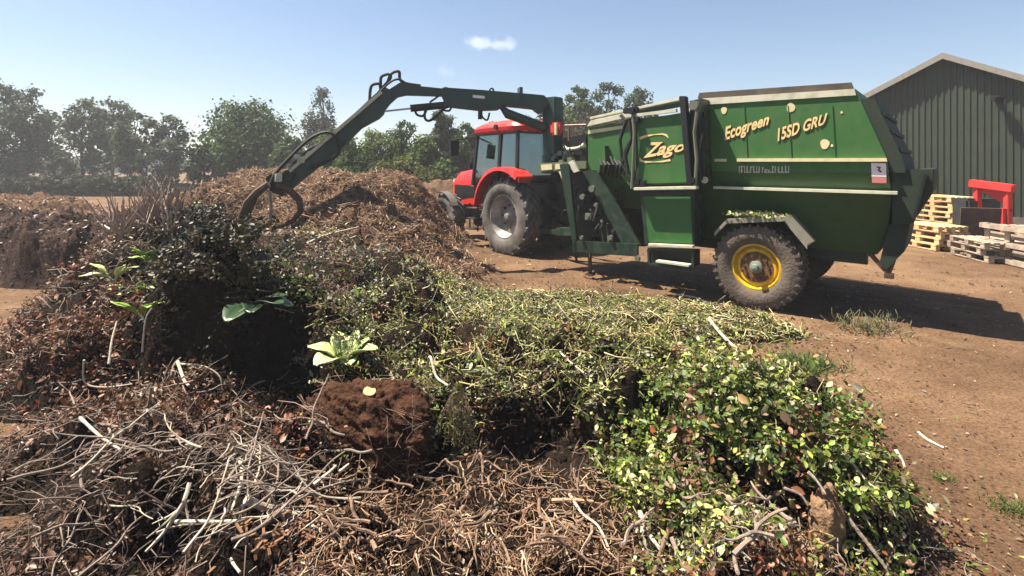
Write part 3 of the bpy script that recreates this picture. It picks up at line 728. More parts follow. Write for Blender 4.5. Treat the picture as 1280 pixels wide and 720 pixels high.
cuttings('shade_toned_cuttings', 'leafy twigs toned dark for shade on the tall shrub and steep faces', 2400, 3, 6.5, -.8, .3, ['dark', 'silver'], [(.06, .07, .03), (.09, .09, .04), (.05, .04, .02), (.10, .12, .05)],   .34, .045, [(.14, .10, .07)])  # shade of these faces is put into the leaf colours

# straw-like stems lying on the pale carpet and grass-like tufts
def stems():
    n = 2300; x, y = sample(n, 3.4, 8.2, -.15, .62); on = (heap_z(x, y) > ground_z(x, y)); zz = zone(*proj(np.stack([x, y, surf(x, y)], -1))); on &= np.isin(zz, ['pale', 'green', 'mix']); x, y = x[on], y[on]; n = len(x)
    N = surf_n(x, y); P = np.stack([x, y, surf(x, y)], -1)+N*(.02+.05*rng.random((n, 1)))
    D = rand_dir(N, n, .16); v, F, c = twigs_mesh(P, D, .12+.38*rng.random(n)**2, (.003+.003*rng.random(n))*np.clip(y/4, 1, 2), .15, pick([(.95, .84, .44), (.66, .62, .26), (.42, .50, .14), (.75, .54, .28)], n), 3, 4)
    o = npmesh('dry_stems', v, F, WOOD, c); tag(o, 'straw-coloured stems strewn across the flattened green waste', 'stems', kind='stuff')
stems()

# leafy sprays: short stems with leaves standing out of the heap
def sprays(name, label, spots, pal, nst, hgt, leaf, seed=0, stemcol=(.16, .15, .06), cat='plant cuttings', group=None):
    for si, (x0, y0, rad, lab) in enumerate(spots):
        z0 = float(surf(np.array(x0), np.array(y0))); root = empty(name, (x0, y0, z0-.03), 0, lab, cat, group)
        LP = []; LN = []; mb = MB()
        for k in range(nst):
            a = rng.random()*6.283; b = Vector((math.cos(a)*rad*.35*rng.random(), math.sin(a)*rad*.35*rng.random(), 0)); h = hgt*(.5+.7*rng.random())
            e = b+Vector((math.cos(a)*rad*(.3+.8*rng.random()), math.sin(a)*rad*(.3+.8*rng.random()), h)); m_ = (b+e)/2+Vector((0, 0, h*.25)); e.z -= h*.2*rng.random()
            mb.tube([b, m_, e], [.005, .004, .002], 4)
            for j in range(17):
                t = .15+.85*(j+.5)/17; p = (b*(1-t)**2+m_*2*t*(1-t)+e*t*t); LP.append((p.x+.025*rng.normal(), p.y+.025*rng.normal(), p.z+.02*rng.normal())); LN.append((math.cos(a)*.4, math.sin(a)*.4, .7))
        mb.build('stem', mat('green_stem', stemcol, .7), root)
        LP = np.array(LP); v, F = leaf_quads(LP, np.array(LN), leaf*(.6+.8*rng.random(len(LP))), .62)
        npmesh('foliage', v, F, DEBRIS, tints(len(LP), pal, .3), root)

# ------------------------------------------------------------------ green shredder wagon
W0 = Vector((3.46, 7.3, 0)); TX = Vector((.755, -.656, 0)).normalized(); TY = Vector((.656, .755, 0)).normalized()
TA = math.atan2(TX.y, TX.x)
wagon = empty('shredder_wagon', W0, TA, 'big dark green waste shredder wagon with yellow lettering, yellow wheel and loading crane', 'wagon')
WM = Matrix.Translation(W0) @ Matrix.Rotation(TA, 4, 'Z'); WI = WM.inverted()
def tp(px, py, y):
    """wagon-local point on the plane y seen at photo pixel (measuring aid)"""
    O = W0+TY*y; k = (px-640)/640
    s = (k*O.y-O.x)/(TX.x-k*TX.y); d = O.y+TX.y*s
    return Vector((s, y, H-(py-205)/640*d))
def plate(mb, pxs, y, th): mb.prism([tp(a, b, y) for a, b in pxs], (0, th, 0)); return mb
YB = .30; FAR = 2.35
body = MB()
plate(body, [(735, 160), (790, 152), (862, 139), (872, 124), (1069, 111), (1109, 199), (1111, 216)]+[(735, 213)], YB, FAR-YB)
s0 = tp(737, 213, YB).x; s1 = tp(1110, 216, YB).x
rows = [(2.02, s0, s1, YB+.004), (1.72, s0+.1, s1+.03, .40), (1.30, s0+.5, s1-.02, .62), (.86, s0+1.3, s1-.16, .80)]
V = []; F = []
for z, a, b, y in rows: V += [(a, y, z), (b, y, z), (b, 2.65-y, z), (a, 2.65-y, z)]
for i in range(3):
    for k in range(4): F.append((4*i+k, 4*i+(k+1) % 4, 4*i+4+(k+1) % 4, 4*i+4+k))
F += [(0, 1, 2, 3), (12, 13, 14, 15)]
lower = MB(); lower.add(V, F); lower.build('lower_body', HULLSHADE, wagon)
bodyo = body.build('body', GREEN, wagon)
# seams, vertical ribs pressed in the side
for px in (930, 985, 1040):
    mb = MB(); a = tp(px, 132, YB-.006); b = tp(px+4, 197, YB-.006); mb.bar(a, b, .012, .012); mb.build('panel_seam', GREEN, wagon)
# top board and trims
mb = MB(); plate(mb, [(872, 123), (1067, 111), (1064, 103), (874, 116)], YB+.02, .06); plate(mb, [(880, 116), (1060, 104), (1060, 111), (880, 121)], FAR-.05, .05)
mb.build('top_board', RUBTOP, wagon)
mb = MB(); plate(mb, [(879, 131), (1070, 119), (1068, 111), (877, 123)], YB-.02, .024); mb.build('top_band', PALE, wagon)
mb = MB(); plate(mb, [(921, 202), (1109, 202), (1108, 197.5), (921, 198)], YB-.05, .05)
plate(mb, [(893, 202), (908, 202), (908, 198.5), (893, 198.5)], YB-.01, .012); mb.build('side_trim', CREAM, wagon)
a = tp(893, 236, YB); b = tp(1122, 243.5, YB); mb = MB(); mb.bar((a.x, .30, 1.735), (b.x, .30, 1.735), .10, .038); mb.build('lower_rail', PALE, wagon)
mb = MB(); plate(mb, [(735, 163), (780, 156.5), (780, 160.5), (735, 167.5)], YB-.015, .017); mb.build('side_trim', CREAM, wagon)
mb = MB(); plate(mb, [(733, 158.5), (790, 146), (790, 139), (738, 150.5)], YB-.06, .10)
mb.bar(tp(738, 148, YB-.03), tp(850, 124, YB-.03), .05, .05); mb.build('top_rail', PALE, wagon, bevel=.008)
mb = MB(); mb.bar(tp(738, 151, YB+.02), tp(850, 130, YB+.02), .02, .10); mb.build('rail_gap_plate', DGREEN, wagon)
# rear end: tailgate strip, rear chute box, bracket
mb = MB()
A = [tp(1074, 124, YB), tp(1109, 199, YB), tp(1112, 216, YB)]
for q in (A,):
    n = len(q); o1 = [p+Vector((.0, .02, 0)) for p in q]; o2 = [p+Vector((.16, .02, 0)) for p in q]
    mb.prism(o1+o2[::-1], (0, FAR-YB-.06, 0))
mb.build('tailgate', TGATE, wagon)
mb = MB(); c = tp(1112, 216, YB)
for t_ in (.25, .55, .85): e_ = A[0]+(A[1]-A[0])*t_; mb.box((e_.x+.17, 1.3, e_.z), (.05, 1.8, .05))
mb.build('tailgate_rib', TGATE, wagon)
sr = c.x
mb = MB(); mb.prism([(sr+.02, .36, 2.02), (sr+.44, .36, 2.04), (sr+.42, .36, 1.75), (sr+.22, .36, 1.35), (sr+.02, .36, 1.30)], (0, 1.6, 0)); mb.build('rear_chute', TGATE, wagon, bevel=.01)
mb = MB(); mb.prism([(sr-.02, .45, 1.32), (sr+.2, .45, 1.36), (sr+.14, .45, .98), (sr-.05, .45, .72), (sr-.12, .45, .80)], (0, 1.2, 0)); mb.build('rear_skirt', TGATE, wagon)
mb = MB(); mb.bar((sr-.22, .5, .90), (sr-.06, .5, .70), .05); mb.bar((sr+.02, .5, .86), (sr-.04, .5, .66), .07); mb.box((sr-.02, .5, .64), (.1, .1, .06)); mb.build('tow_bracket', RUST, wagon)
mb = MB(); mb.bar((sr+.36, .34, 1.98), (sr+.24, .34, 1.40), .03); mb.build('rear_handle', BLACKM, wagon)
# front loading module with its door
YM = -.10
mb = MB(); plate(mb, [(795, 232), (864, 230), (857, 141), (795, 149)], YM+.03, .37); mb.build('door_housing', DGREEN, wagon)
door = MB(); plate(door, [(799, 230), (859, 228), (852, 142), (796, 149.5)], YM, .028); dr = door.build('door', GREEN, wagon, bevel=.006)
mb = MB(); plate(mb, [(848.5, 120), (856.5, 120), (865, 231), (858, 231)], YM-.07, .12); mb.build('door_post', BLACKM, wagon, bevel=.008)
mb = MB(); plate(mb, [(862, 126), (877, 123), (880, 232), (866, 233)], YM+.06, .33)
mb.build('post_housing', DGREEN, wagon)
mb = MB(); mb.tube([tp(866, 126, YM-.03), tp(871, 142, YM-.05), tp(868, 165, YM-.03), tp(871, 200, YM-.05), tp(869, 234, YM-.05)], .028, 8)
mb.disc(tp(868, 132, YM-.03), .07, .10); mb.build('hydraulic_arm', ARMG, wagon, smooth=True)
mb = MB(); mb.tube([tp(791, 140, YM-.05), tp(793, 165, YM-.07), tp(792, 200, YM-.05), tp(790, 236, YM-.05)], .030, 8); mb.build('hydraulic_arm', ARMG, wagon, smooth=True)
mb = MB(); mb.tube([tp(871, 150, YM), tp(878, 170, YM), tp(871, 200, YM), tp(877, 225, YM)], .025, 8)
mb.tube([tp(880, 140, YM+.1), tp(884, 165, YM+.1), tp(877, 190, YM+.1)], .02, 8); mb.build('hose', RUBBER, wagon, smooth=True)
mb = MB(); mb.bar(tp(794, 236, YM-.07), tp(872, 234.5, YM-.07), .12, .05); mb.build('door_ledge', PALE, wagon, bevel=.008)
mb = MB(); mb.bar(tp(796, 144, YM-.02), tp(846, 138, YM-.02), .06, .05); mb.build('door_rod', PALE, wagon)
for (px, py) in ((797, 228), (804, 229), (866, 226), (796, 150), (790, 139)):
    mb = MB(); mb.box(tp(px, py, YM-.06), (.08, .08, .09)); mb.disc(tp(px, py, YM-.11), .028, .03); mb.build('hinge', BLACKM if py > 200 else BLACKM, wagon, bevel=.008)
mb = MB(); mb.disc(tp(881, 225, YM+.05), .05, .02); mb.build('round_cap', PALE, wagon)
# lower door
mb = MB(); plate(mb, [(800, 238), (868, 237), (869, 307), (806, 305)], YM+.10, .45); mb.build('lower_housing', DGREEN, wagon)
mb = MB(); plate(mb, [(803.5, 246), (863, 246), (866, 305), (811, 303)], YM+.035, .06); mb.build('lower_door', GREEN, wagon, bevel=.006)
mb = MB(); mb.bar(tp(812, 305.5, YM+.01), tp(867, 308, YM+.01), .10, .035); mb.build('lower_door_lip', PALE, wagon)
# step under the door
mb = MB(); y_ = YM+.02
for a, b in (((810, 311), (868, 313)), ((812, 330), (867, 335)), ((811, 311), (812, 330)), ((866, 312), (867, 335))): mb.bar(tp(*a, y_), tp(*b, y_), .05, .045)
mb.build('step_frame', DGREEN, wagon, bevel=.006)
mb = MB(); mb.bar(tp(822, 326, y_-.05), tp(863, 331.5, y_-.05), .14, .03); mb.build('step_tread', PALE, wagon)
mb = MB(); mb.prism([tp(812, 312, y_+.2), tp(866, 314, y_+.2), tp(866, 334, y_+.2), tp(812, 329, y_+.2)], (0, .3, 0)); mb.build('step_back', BLACKM, wagon)
# machinery frame at front-left
mb = MB(); YF = .15
plate(mb, [(699, 205), (711, 205), (722, 314), (717, 314)], YF, .06)
plate(mb, [(717, 301), (797, 305), (797, 321), (718, 315)], YF, .05)
plate(mb, [(728, 214), (748, 214), (800, 306), (778, 306)], YF+.05, .05)
mb.build('front_frame', DGREEN, wagon, bevel=.006)
mb = MB(); plate(mb, [(714, 214), (800, 222), (806, 308), (722, 306)], .62, .8); mb.build('gearbox_housing', BLACKM, wagon)
mb = MB(); plate(mb, [(745, 186), (756, 182), (758, 214), (746, 216)], YF, .14); plate(mb, [(765, 206), (792, 206), (793, 232), (786, 232)], YF, .05); mb.build('side_bracket', GREEN, wagon, bevel=.006)
rg = random.Random(5)
for k in range(26):
    px = 716+rg.random()*68; py = 226+rg.random()*74; y = .2+rg.random()*.35; p = tp(px, py, y); mb = MB(); r = rg.random()
    if r < .35: q = tp(px+rg.uniform(-14, 14), py+rg.uniform(8, 34), y+.1); mb.tube([p, (p+q)/2+Vector((0, -.08, 0)), q], .022, 6); mb.build('hose', RUBBER, wagon, smooth=True)
    elif r < .7: mb.box(p, (.12, .1, .12)); mb.disc(p+Vector((0, -.06, 0)), .04, .05, 12); mb.build('valve_block', [BLACKM, RUST, ARMG][k % 3], wagon, bevel=.01)
    else: q = tp(px+rg.uniform(-6, 6), py+rg.uniform(12, 26), y); mb.bar(p, q, .03); mb.disc(p, .03, .06, 10); mb.build('linkage_rod', [ARMG, CHROME, DGREEN][k % 3], wagon)
for (px, py, r) in ((740, 236, .06), (733, 318-10, .0), (763, 297, .045), (745, 256, .035), (727, 297, .035), (728, 246, .05), (797, 323, .045)):
    if r: mb = MB(); mb.disc(tp(px, py, YF-.02), r, .05, 14); mb.build('grease_cap', ARMG, wagon, bevel=.005)
mb = MB()
for pts in ([(783, 150), (775, 175), (778, 205), (787, 222)], [(786, 148), (790, 172), (781, 190), (785, 215)], [(776, 144), (782, 150), (792, 147)], [(789, 175), (780, 200), (776, 210)]):
    mb.tube([tp(a, b, YM-.02) for a, b in pts], .030, 8)
mb.build('hose', RUBBER, wagon, smooth=True)
mb = MB(); 
for k in range(7): mb.tube([tp(748+k*5, 196+3*(k % 3), YF+.05), tp(752+k*5, 206, YF-.06), tp(750+k*5, 218+k, YF+.05)], .022, 6)
mb.build('hose', RUBBER, wagon, smooth=True)
mb = MB(); mb.bar(tp(780, 139, YM), tp(798, 137, YM), .09, .09); mb.build('lift_cylinder', BLACKM, wagon, bevel=.01)
# support leg
mb = MB(); mb.bar(tp(737, 316, .3), tp(738, 341, .3), .05); mb.box(tp(738, 343, .3), (.14, .14, .03)); mb.build('support_leg', RUST, wagon)
# chassis, axle, drawbar
mb = MB()
sf = tp(716, 300, YF).x
for y in (.95, 1.75): mb.bar((sf, y, .78), (sr-.3, y, .78), .12, .18)
mb.build('chassis', DGREEN, wagon)
mb = MB(); mb.bar((0, .2, .64), (0, 2.3, .64), .14, .14); mb.build('axle', BLACKM, wagon)
mb = MB(); mb.bar((sf, .95, .75), (sf-1.2, 1.35, .62), .12, .16); mb.bar((sf, 1.75, .75), (sf-1.2, 1.4, .62), .12, .16); mb.bar((sf-1.1, 1.38, .6), (sf-1.7, 1.38, .6), .1); mb.build('drawbar', DGREEN, wagon)
# deck in front of the hopper, crane base, controls
mb = MB(); plate(mb, [(673, 204), (733, 201), (733, 211), (674, 216)], .25, 1.7); mb.build('deck', paint('deck_paint', (.18, .24, .13), amt=.5), wagon, bevel=.01)
mb = MB(); plate(mb, [(676, 206), (690, 205), (690, 212), (677, 213)], .235, .016); plate(mb, [(694, 205), (702, 204.5), (702, 211), (694, 212)], .235, .016); mb.build('deck_marker', CREAM, wagon)
mb = MB(); plate(mb, [(698, 214), (706, 214), (712, 232), (706, 232)], .18, .05); plate(mb, [(710, 203), (716, 200), (723, 214), (717, 216)], .18, .05); mb.build('deck_bracket', PALE, wagon)
mb = MB(); plate(mb, [(702, 172), (734, 168), (735, 203), (700, 204)], .8, .7); mb.build('engine_housing', BLACKM, wagon, bevel=.03)
mb = MB(); mb.tube([tp(706, 157, .6), tp(733, 156, .6)], .02, 6); mb.tube([tp(711, 157, .6), tp(711, 176, .6)], .02, 6); mb.build('hand_rail', paint('rail_paint', (.3, .14, .1)), wagon)
mb = MB(); mb.tube([tp(705, 183, .5), tp(709, 187, .5), tp(722, 185, .5), tp(731, 181, .5)], [.03, .04, .025, .05], 8); mb.build('control_lever', PALE, wagon, smooth=True)
mb = MB(); mb.box(tp(696, 161, .75), (.24, .22, .26)); lb = mb.build('work_lamp', RED2, wagon, bevel=.05)
mb = MB(); mb.box(tp(695, 161, .62), (.05, .05, .24)); mb.build('lamp_lens', CREAM, lb)
rgm = random.Random(9)
for k in range(10):
    p = tp(692+rgm.random()*40, 190+rgm.random()*16, .4+rgm.random()*.3); mb = MB(); mb.box(p, (.12, .12, .10)); mb.tube([p, p+Vector((.1*rgm.uniform(-1, 1), -.05, .18))], .018, 6); mb.build('valve_block', [BLACKM, DGREEN, ARMG][k % 3], wagon, bevel=.01)

# markings: lettering, logo arcs, stickers
def text_on(s, name, c4, y, m, grow=0, shear=.25, depth=.004):
    cu = bpy.data.curves.new(name, 'FONT'); cu.body = s; cu.shear = shear; cu.offset = .03+grow; cu.extrude = .01; cu.resolution_u = 6; cu.space_character = 1.04
    t = bpy.data.objects.new(name, cu); sc.collection.objects.link(t)
    dg = bpy.context.evaluated_depsgraph_get(); me = bpy.data.meshes.new_from_object(t.evaluated_get(dg)); bpy.data.objects.remove(t)
    xs = [v.co.x for v in me.vertices]; x0, x1 = min(xs)+grow, max(xs)-grow
    bl, br, tl, tr = [tp(a, b, y) for a, b in c4]
    for v in me.vertices:
        u = (v.co.x-x0)/(x1-x0); h = v.co.y/.72
        p = (bl*(1-u)+br*u)*(1-h)+(tl*(1-u)+tr*u)*h
        v.co = (p.x, y-depth/2-(depth/2 if v.co.z > 0 else 0), p.z)
    me.materials.clear(); me.materials.append(m); o = bpy.data.objects.new(name, me); link(o, wagon); return o
for s, c in (('Ecogreen', ((906, 175), (961, 155), (905, 159), (962, 141))), ('15SD GRU', ((972, 176), (1033, 154), (970.5, 161), (1034.5, 141)))):
    text_on(s, 'lettering_outline', [(a+.7, b+.8) for a, b in c], YB-.0025, OTXT, .022); text_on(s, 'lettering', c, YB-.009, YTXT)
c = ((804, 197), (856, 188), (809, 178), (858, 176)); text_on('Zago', 'lettering_outline', [(a+.8, b+.9) for a, b in c], YM-.0025, OTXT, .022); text_on('Zago', 'lettering', c, YM-.009, YTXT)
def arc(pxs, ws, y, name, m):
    P = [tp(a, b, y) for a, b in pxs]; mb = MB(); U = []; D = []
    for i, p in enumerate(P):
        t = (P[min(i+1, len(P)-1)]-P[max(i-1, 0)]).normalized(); n = Vector((-t.z, 0, t.x)); U.append(p+n*ws[i]); D.append(p-n*ws[i])
    for i in range(len(P)-1): mb.prism([U[i], U[i+1], D[i+1], D[i]], (0, .004, 0))
    return mb.build(name, m, wagon)
arc([(799.5, 173), (808, 170), (818, 168.2), (828, 167.5), (833, 169), (835.5, 172.5)], [.022, .017, .006, .012, .018, .004], YM-.006, 'logo_arc', YTXT)
arc([(799.5, 197), (800.5, 200.5), (806, 202.3), (817, 202.6), (828, 201.8), (838, 200)], [.004, .018, .016, .004, .014, .018], YM-.006, 'logo_arc', YTXT)
for (px, py, r) in ((905, 138, .055), (988.5, 134.5, .068), (1031, 180, .068), (1052, 140.5, .018), (1040, 182, .02)):
    mb = MB(); ctr = tp(px, py, YB-.002); pts = []
    for k in range(18):
        a = k/18*6.283; rr = r*(1+.07*math.sin(3*a+px)+.03*math.sin(5*a)); pts.append(ctr+Vector((rr*.8*math.cos(a), 0, rr*math.sin(a))))
    mb.prism(pts, (0, -.004, 0)); mb.build('paint_patch', CREAM, wagon)
mb = MB(); plate(mb, [(1089, 203.5), (1107.5, 204), (1108, 221), (1089.5, 220.5)], YB-.006, .004); st = mb.build('sticker', WHITE, wagon)
mb = MB(); plate(mb, [(1089.7, 221), (1108, 221.6), (1108, 229), (1090, 228.5)], YB-.006, .004); mb.build('red_sticker_strip', PINK, st)
arc([(1096, 208.5), (1100, 209.5), (1098, 212.5), (1101.5, 215)], [.008, .014, .01, .012], YB-.012, 'sticker_mark', OTXT)
mb = MB(); rg = random.Random(3); x = 923.5
GRYT = mat('grey_lettering', (.75, .76, .64), .6)
while x < 986:
    wd_ = rg.uniform(1.6, 4.4); top = 207.2+rg.random()*2.2*(1 if 950 < x < 962 else .4)+(4 if 953 < x < 961 else 0); bot = 216.2
    plate(mb, [(x, bot), (x+wd_*.45, bot), (x+wd_*.45, top), (x, top)], YB-.006, .004)
    if rg.random() < .6: plate(mb, [(x+wd_*.5, top+1.8), (x+wd_*.95, top+1.8), (x+wd_*.95, top), (x+wd_*.5, top)], YB-.006, .004)
    if rg.random() < .6: plate(mb, [(x+wd_*.5, bot), (x+wd_*.95, bot), (x+wd_*.95, bot-1.8), (x+wd_*.5, bot-1.8)], YB-.006, .004)
    x += wd_+.5
mb.build('worn_lettering', GRYT, wagon)

# wheels
def tyre(mb, r, w_, rim, lugs, lug_h=.03, yc=0, lean=.5):
    h = w_/2
    prof = [(-h*.72, rim), (-h*.95, rim+(r-rim)*.25), (-h*1.0, rim+(r-rim)*.6), (-h*.86, r-.03*r), (-h*.6, r-.01), (h*.6, r-.01), (h*.86, r-.03*r), (h, rim+(r-rim)*.6), (h*.95, rim+(r-rim)*.25), (h*.72, rim), (h*.6, rim-.015), (-h*.6, rim-.015)]
    mb.lathe([(u+yc, q) for u, q in prof], 56)
    for k in range(lugs):
        for sg in (-1, 1):
            a = 2*math.pi*(k+(0 if sg < 0 else .5))/lugs; a2 = a+lean*2*math.pi/lugs*2
            def P(an, rr, u): return Vector((rr*math.cos(an), yc+u, rr*math.sin(an)))
            wth = .32*2*math.pi/lugs
            o_ = sg*h*.97; i_ = sg*h*.02
            top = [P(a, r-.045*r/.9, o_), P(a+wth, r-.045*r/.9, o_), P(a+wth, r+lug_h*.7, sg*h*.86), P(a2+wth, r+lug_h, i_), P(a2, r+lug_h, i_), P(a, r+lug_h*.7, sg*h*.86)]
            inn = [p*1.0 for p in top]
            for p in inn:
                l = math.hypot(p.x, p.z); f = (r-.06)/l; p.x *= f; p.z *= f
            n = 6; mb.add(top+inn, [(0, 1, 2, 5), (5, 2, 3, 4), ]+[(i, (i+1) % n, n+(i+1) % n, n+i) for i in range(n)])
def rim_mb(r, w_, dish, yc):
    """dished wheel disc; visible side is -Y"""
    mb = MB(); h = w_/2
    mb.lathe([(yc-h*.72, r+.01), (yc-h*.78, r+.025), (yc-h*.80, r-.005), (yc-h*.5, r-.03), (yc-dish, r*.80), (yc-dish, r*.30), (yc-dish+.02, r*.30), (yc-dish+.03, r*.82), (yc+h*.5, r-.015), (yc+h*.7, r+.01)], 48)
    mb.disc((0, yc-dish+.005, 0), r*.82, .02, 40)
    return mb
def wheel(parent, loc, r, w_, rim, tm, rm, hubm, lugs, lug_h, dish, bolts=8, face=-1, name='wheel'):
    mb = MB(); tyre(mb, r, w_, rim, lugs, lug_h, w_/2); t = mb.build(name, tm, parent, smooth=True); t.location = loc
    if face > 0: t.rotation_euler = (0, 0, math.pi)
    q = rim_mb(rim, w_, dish, w_/2).build('rim', rm, t, smooth=True)
    hm = MB(); hm.lathe([(w_/2-dish+.02, .001), (w_/2-dish+.02, rim*.30), (w_/2-dish-.05, rim*.27), (w_/2-dish-.06, rim*.16), (w_/2-dish-.14, rim*.15), (w_/2-dish-.15, .001)], 24)
    hm.build('hub', hubm, t, smooth=True)
    bm_ = MB()
    for k in range(bolts):
        a = 2*math.pi*k/bolts; bm_.disc((rim*.52*math.cos(a), w_/2-dish-.02, rim*.52*math.sin(a)), rim*.055, .05, 8)
        if bolts > 8: bm_.disc((rim*.64*math.cos(a+.3), w_/2-dish-.014, rim*.64*math.sin(a+.3)), rim*.05, .012, 8)
    bm_.build('wheel_bolts', RUST, t)
    if bolts > 8:
        dm = MB(); dm.disc((0, w_/2-dish-.008, 0), rim*.70, .012, 32); dm.build('wheel_disc', mat('rusty_yellow_disc', (.34, .15, .03), .7, nscale=14, col2=(.14, .06, .02), bump=.2), t)
    return t
HUBG = mat('hub_cap', (.30, .36, .28), .5)
wheel(wagon, (0, 0, .62), .60, .46, .315, TYRE, YRIM, HUBG, 34, .018, .14, 10)
wheel(wagon, (0, 2.65, .62), .60, .46, .315, TYRE, YRIM, HUBG, 34, .018, .14, 10, face=1)
mb = MB(); F_ = [(893, 292), (908, 276), (980, 273), (1009, 308)]; f3 = [tp(a, b, -.04) for a, b in F_]
for a, b in zip(f3[:-1], f3[1:]): mb.prism([a, b, b+Vector((0, .56, 0)), a+Vector((0, .56, 0))], (0, 0, .022))
for a, b in zip(f3[:-1], f3[1:]): mb.prism([a, b, b+Vector((0, 0, -.04)), a+Vector((0, 0, -.04))], (0, .012, 0))
mb.build('mudguard', paint('mudguard_paint', (.40, .38, .30), amt=.5, rough=.7), wagon)
mb = MB(); mb.bar((.12, .3, 1.28), (.12, .7, 1.28), .05); mb.bar((-.3, .3, 1.25), (-.3, .7, 1.25), .05); mb.build('mudguard_bracket', BLACKM, wagon)

# ------------------------------------------------------------------ crane (part of the wagon)
colp = WM @ tp(691, 215, .95); base = Vector((colp.x, colp.y, 0)); tip = wp(338, 240, 9.7); tip.z = 0
CD = (tip-base).normalized(); CN = Vector((-CD.y, CD.x, 0))      # CN points away/towards
if CN.y < 0: CN = -CN
def cp(px, py, off=0):        # point on the crane's vertical plane
    k = (px-640)/640; O = base+CN*off; t = (k*O.y-O.x)/(CD.x-k*CD.y); p = O+CD*t
    return WI @ Vector((p.x, p.y, H-(py-205)/640*p.y))
CNl = WI.to_3x3() @ CN
def cplate(pxs, off, th): 
    mb = MB(); mb.prism([cp(a, b, off) for a, b in pxs], CNl*th); return mb
colm = MB(); b0 = WI @ Vector((base.x, base.y, 1.9)); ztop = cp(690, 122).z
colm.tube([b0, Vector((b0.x, b0.y, 2.3))], .24, 16); colm.bar((b0.x, b0.y, 2.25), (b0.x, b0.y, ztop), .30, .34, up=(1, 0, 0)); colm.build('crane_column', TEAL, wagon, bevel=.02)
boom = cplate([(553, 109), (600, 112), (672, 118), (681, 119), (687, 128), (676, 142), (668, 136), (629, 132), (624, 137), (602, 138), (559, 133), (553, 120)], -.11, .22).build('crane_boom', TEAL, wagon, bevel=.012)
for px in (556, 650):
    mb = MB(); mb.prism([cp(px, 108.5, -.125), cp(px+3.5, 109, -.125), cp(px+3.5, 133, -.125), cp(px, 133, -.125)], CNl*.25); mb.build('boom_collar', TEAL, boom)
mb = MB(); mb.prism([cp(591, 118.5, -.116), cp(606, 120, -.116), cp(606, 123.5, -.116), cp(591, 122, -.116)], CNl*.004); mb.build('boom_plate', WHITE, boom)
ins = cplate([(484, 113), (500, 103), (508, 104), (520, 107), (554, 110.5), (554, 120), (508, 118.5), (497, 121), (488, 129), (480, 139), (472, 124)], -.08, .16).build('boom_extension', TEAL, wagon, bevel=.008)
dip = cplate([(481, 108), (487, 112), (480, 142), (474, 148), (452, 160), (432, 180), (400, 207), (352, 246), (341, 239), (345, 227), (392, 184), (436, 148), (468, 118)], -.09, .18).build('dipper_arm', TEAL, wagon, bevel=.008)
mb = MB(); mb.bar(cp(477, 115, -.13), cp(362, 214, -.13), .06, .06); mb.build('arm_highlight_rail', paint('arm_highlight_paint', (.9, .88, .62), amt=.3), dip)  # pale bar paints the highlight along the top of the arm
mb = MB(); mb.bar(cp(477, 139.5, -.02), cp(515, 135.5, -.02), .035); mb.build('cylinder_rod', CHROME, wagon)
cyl = MB(); cyl.tube([cp(513, 135.5, -.02), cp(560, 131, -.02)], .075, 12); cyl.build('lift_cylinder', BLACKM, wagon, smooth=True)
mb = MB(); mb.tube([cp(627, 134), cp(634, 142), cp(682, 160)], [.05, .10, .10], 10); mb.build('lift_cylinder', TEAL, wagon, smooth=True)
def hose(pxs, r=.022, off=-.05, par=wagon):
    # smooth the polyline (Catmull-Rom)
    P = [cp(a, b, off) for a, b in pxs]; Q = []
    for i in range(len(P)-1):
        p0 = P[max(i-1, 0)]; p1 = P[i]; p2 = P[i+1]; p3 = P[min(i+2, len(P)-1)]
        for t in np.linspace(0, 1, 6, endpoint=False):
            Q.append(.5*((2*p1)+(p2-p0)*t+(2*p0-5*p1+4*p2-p3)*t*t+(3*p1-p0-3*p2+p3)*t**3))
    Q.append(P[-1]); mb = MB(); mb.tube(Q, r, 7); mb.build('hose', RUBBER, par, smooth=True)
hose([(462, 126), (463, 112), (466, 106), (474, 105), (476, 112)], .03)
hose([(476, 112), (476, 98), (480, 94), (486, 93), (488, 98), (478, 110), (470, 120)], .03)
hose([(484, 104), (488, 94), (493, 90), (499, 90), (500, 99), (507, 104), (526, 107)], .03)
hose([(474, 116), (486, 104), (497, 99), (506, 103)], .022, -.1)
hose([(519, 137), (521, 143), (528, 145), (532, 140), (534, 134)], .024, -.06)
hose([(532, 136), (531, 147), (536, 151), (545, 146), (552, 138), (558, 134)], .026, -.08)
hose([(551, 135), (556, 138), (562, 138), (564, 132), (560, 128)], .022, -.06)
hose([(537, 128), (547, 121), (548, 118)], .02, -.06)
hose([(612, 114), (613, 111), (616, 111), (617, 114)], .018, -.05)
# big hose loop round the lower arm
for o_, q in ((-.16, .032), (-.2, .026)):
    hose([(337, 232), (345, 216), (362, 197), (384, 176), (400, 167), (413, 166), (422, 175), (424, 188), (418, 197), (402, 205), (386, 208)], q, o_)
hose([(347, 224), (362, 212), (372, 199), (388, 186), (404, 178)], .022, -.14)
hose([(358, 213), (352, 222), (362, 226), (370, 216)], .022, -.14)
hose([(602, 138), (603, 146), (609, 150), (612, 141)], .02, -.02)
for q_, d_ in ((cp(370, 196, -.15), (.16, .12, .1)), (cp(376, 200, -.15), (.1, .12, .12)), (cp(346, 222, -.15), (.2, .12, .16))):
    mb = MB(); mb.box(q_, d_); mb.build('hose_clamp', PALE, dip, bevel=.015)
mb = MB(); mb.box(cp(600, 143, 0), (.06, .06, .2)); mb.build('boom_hook', BLACKM, wagon)
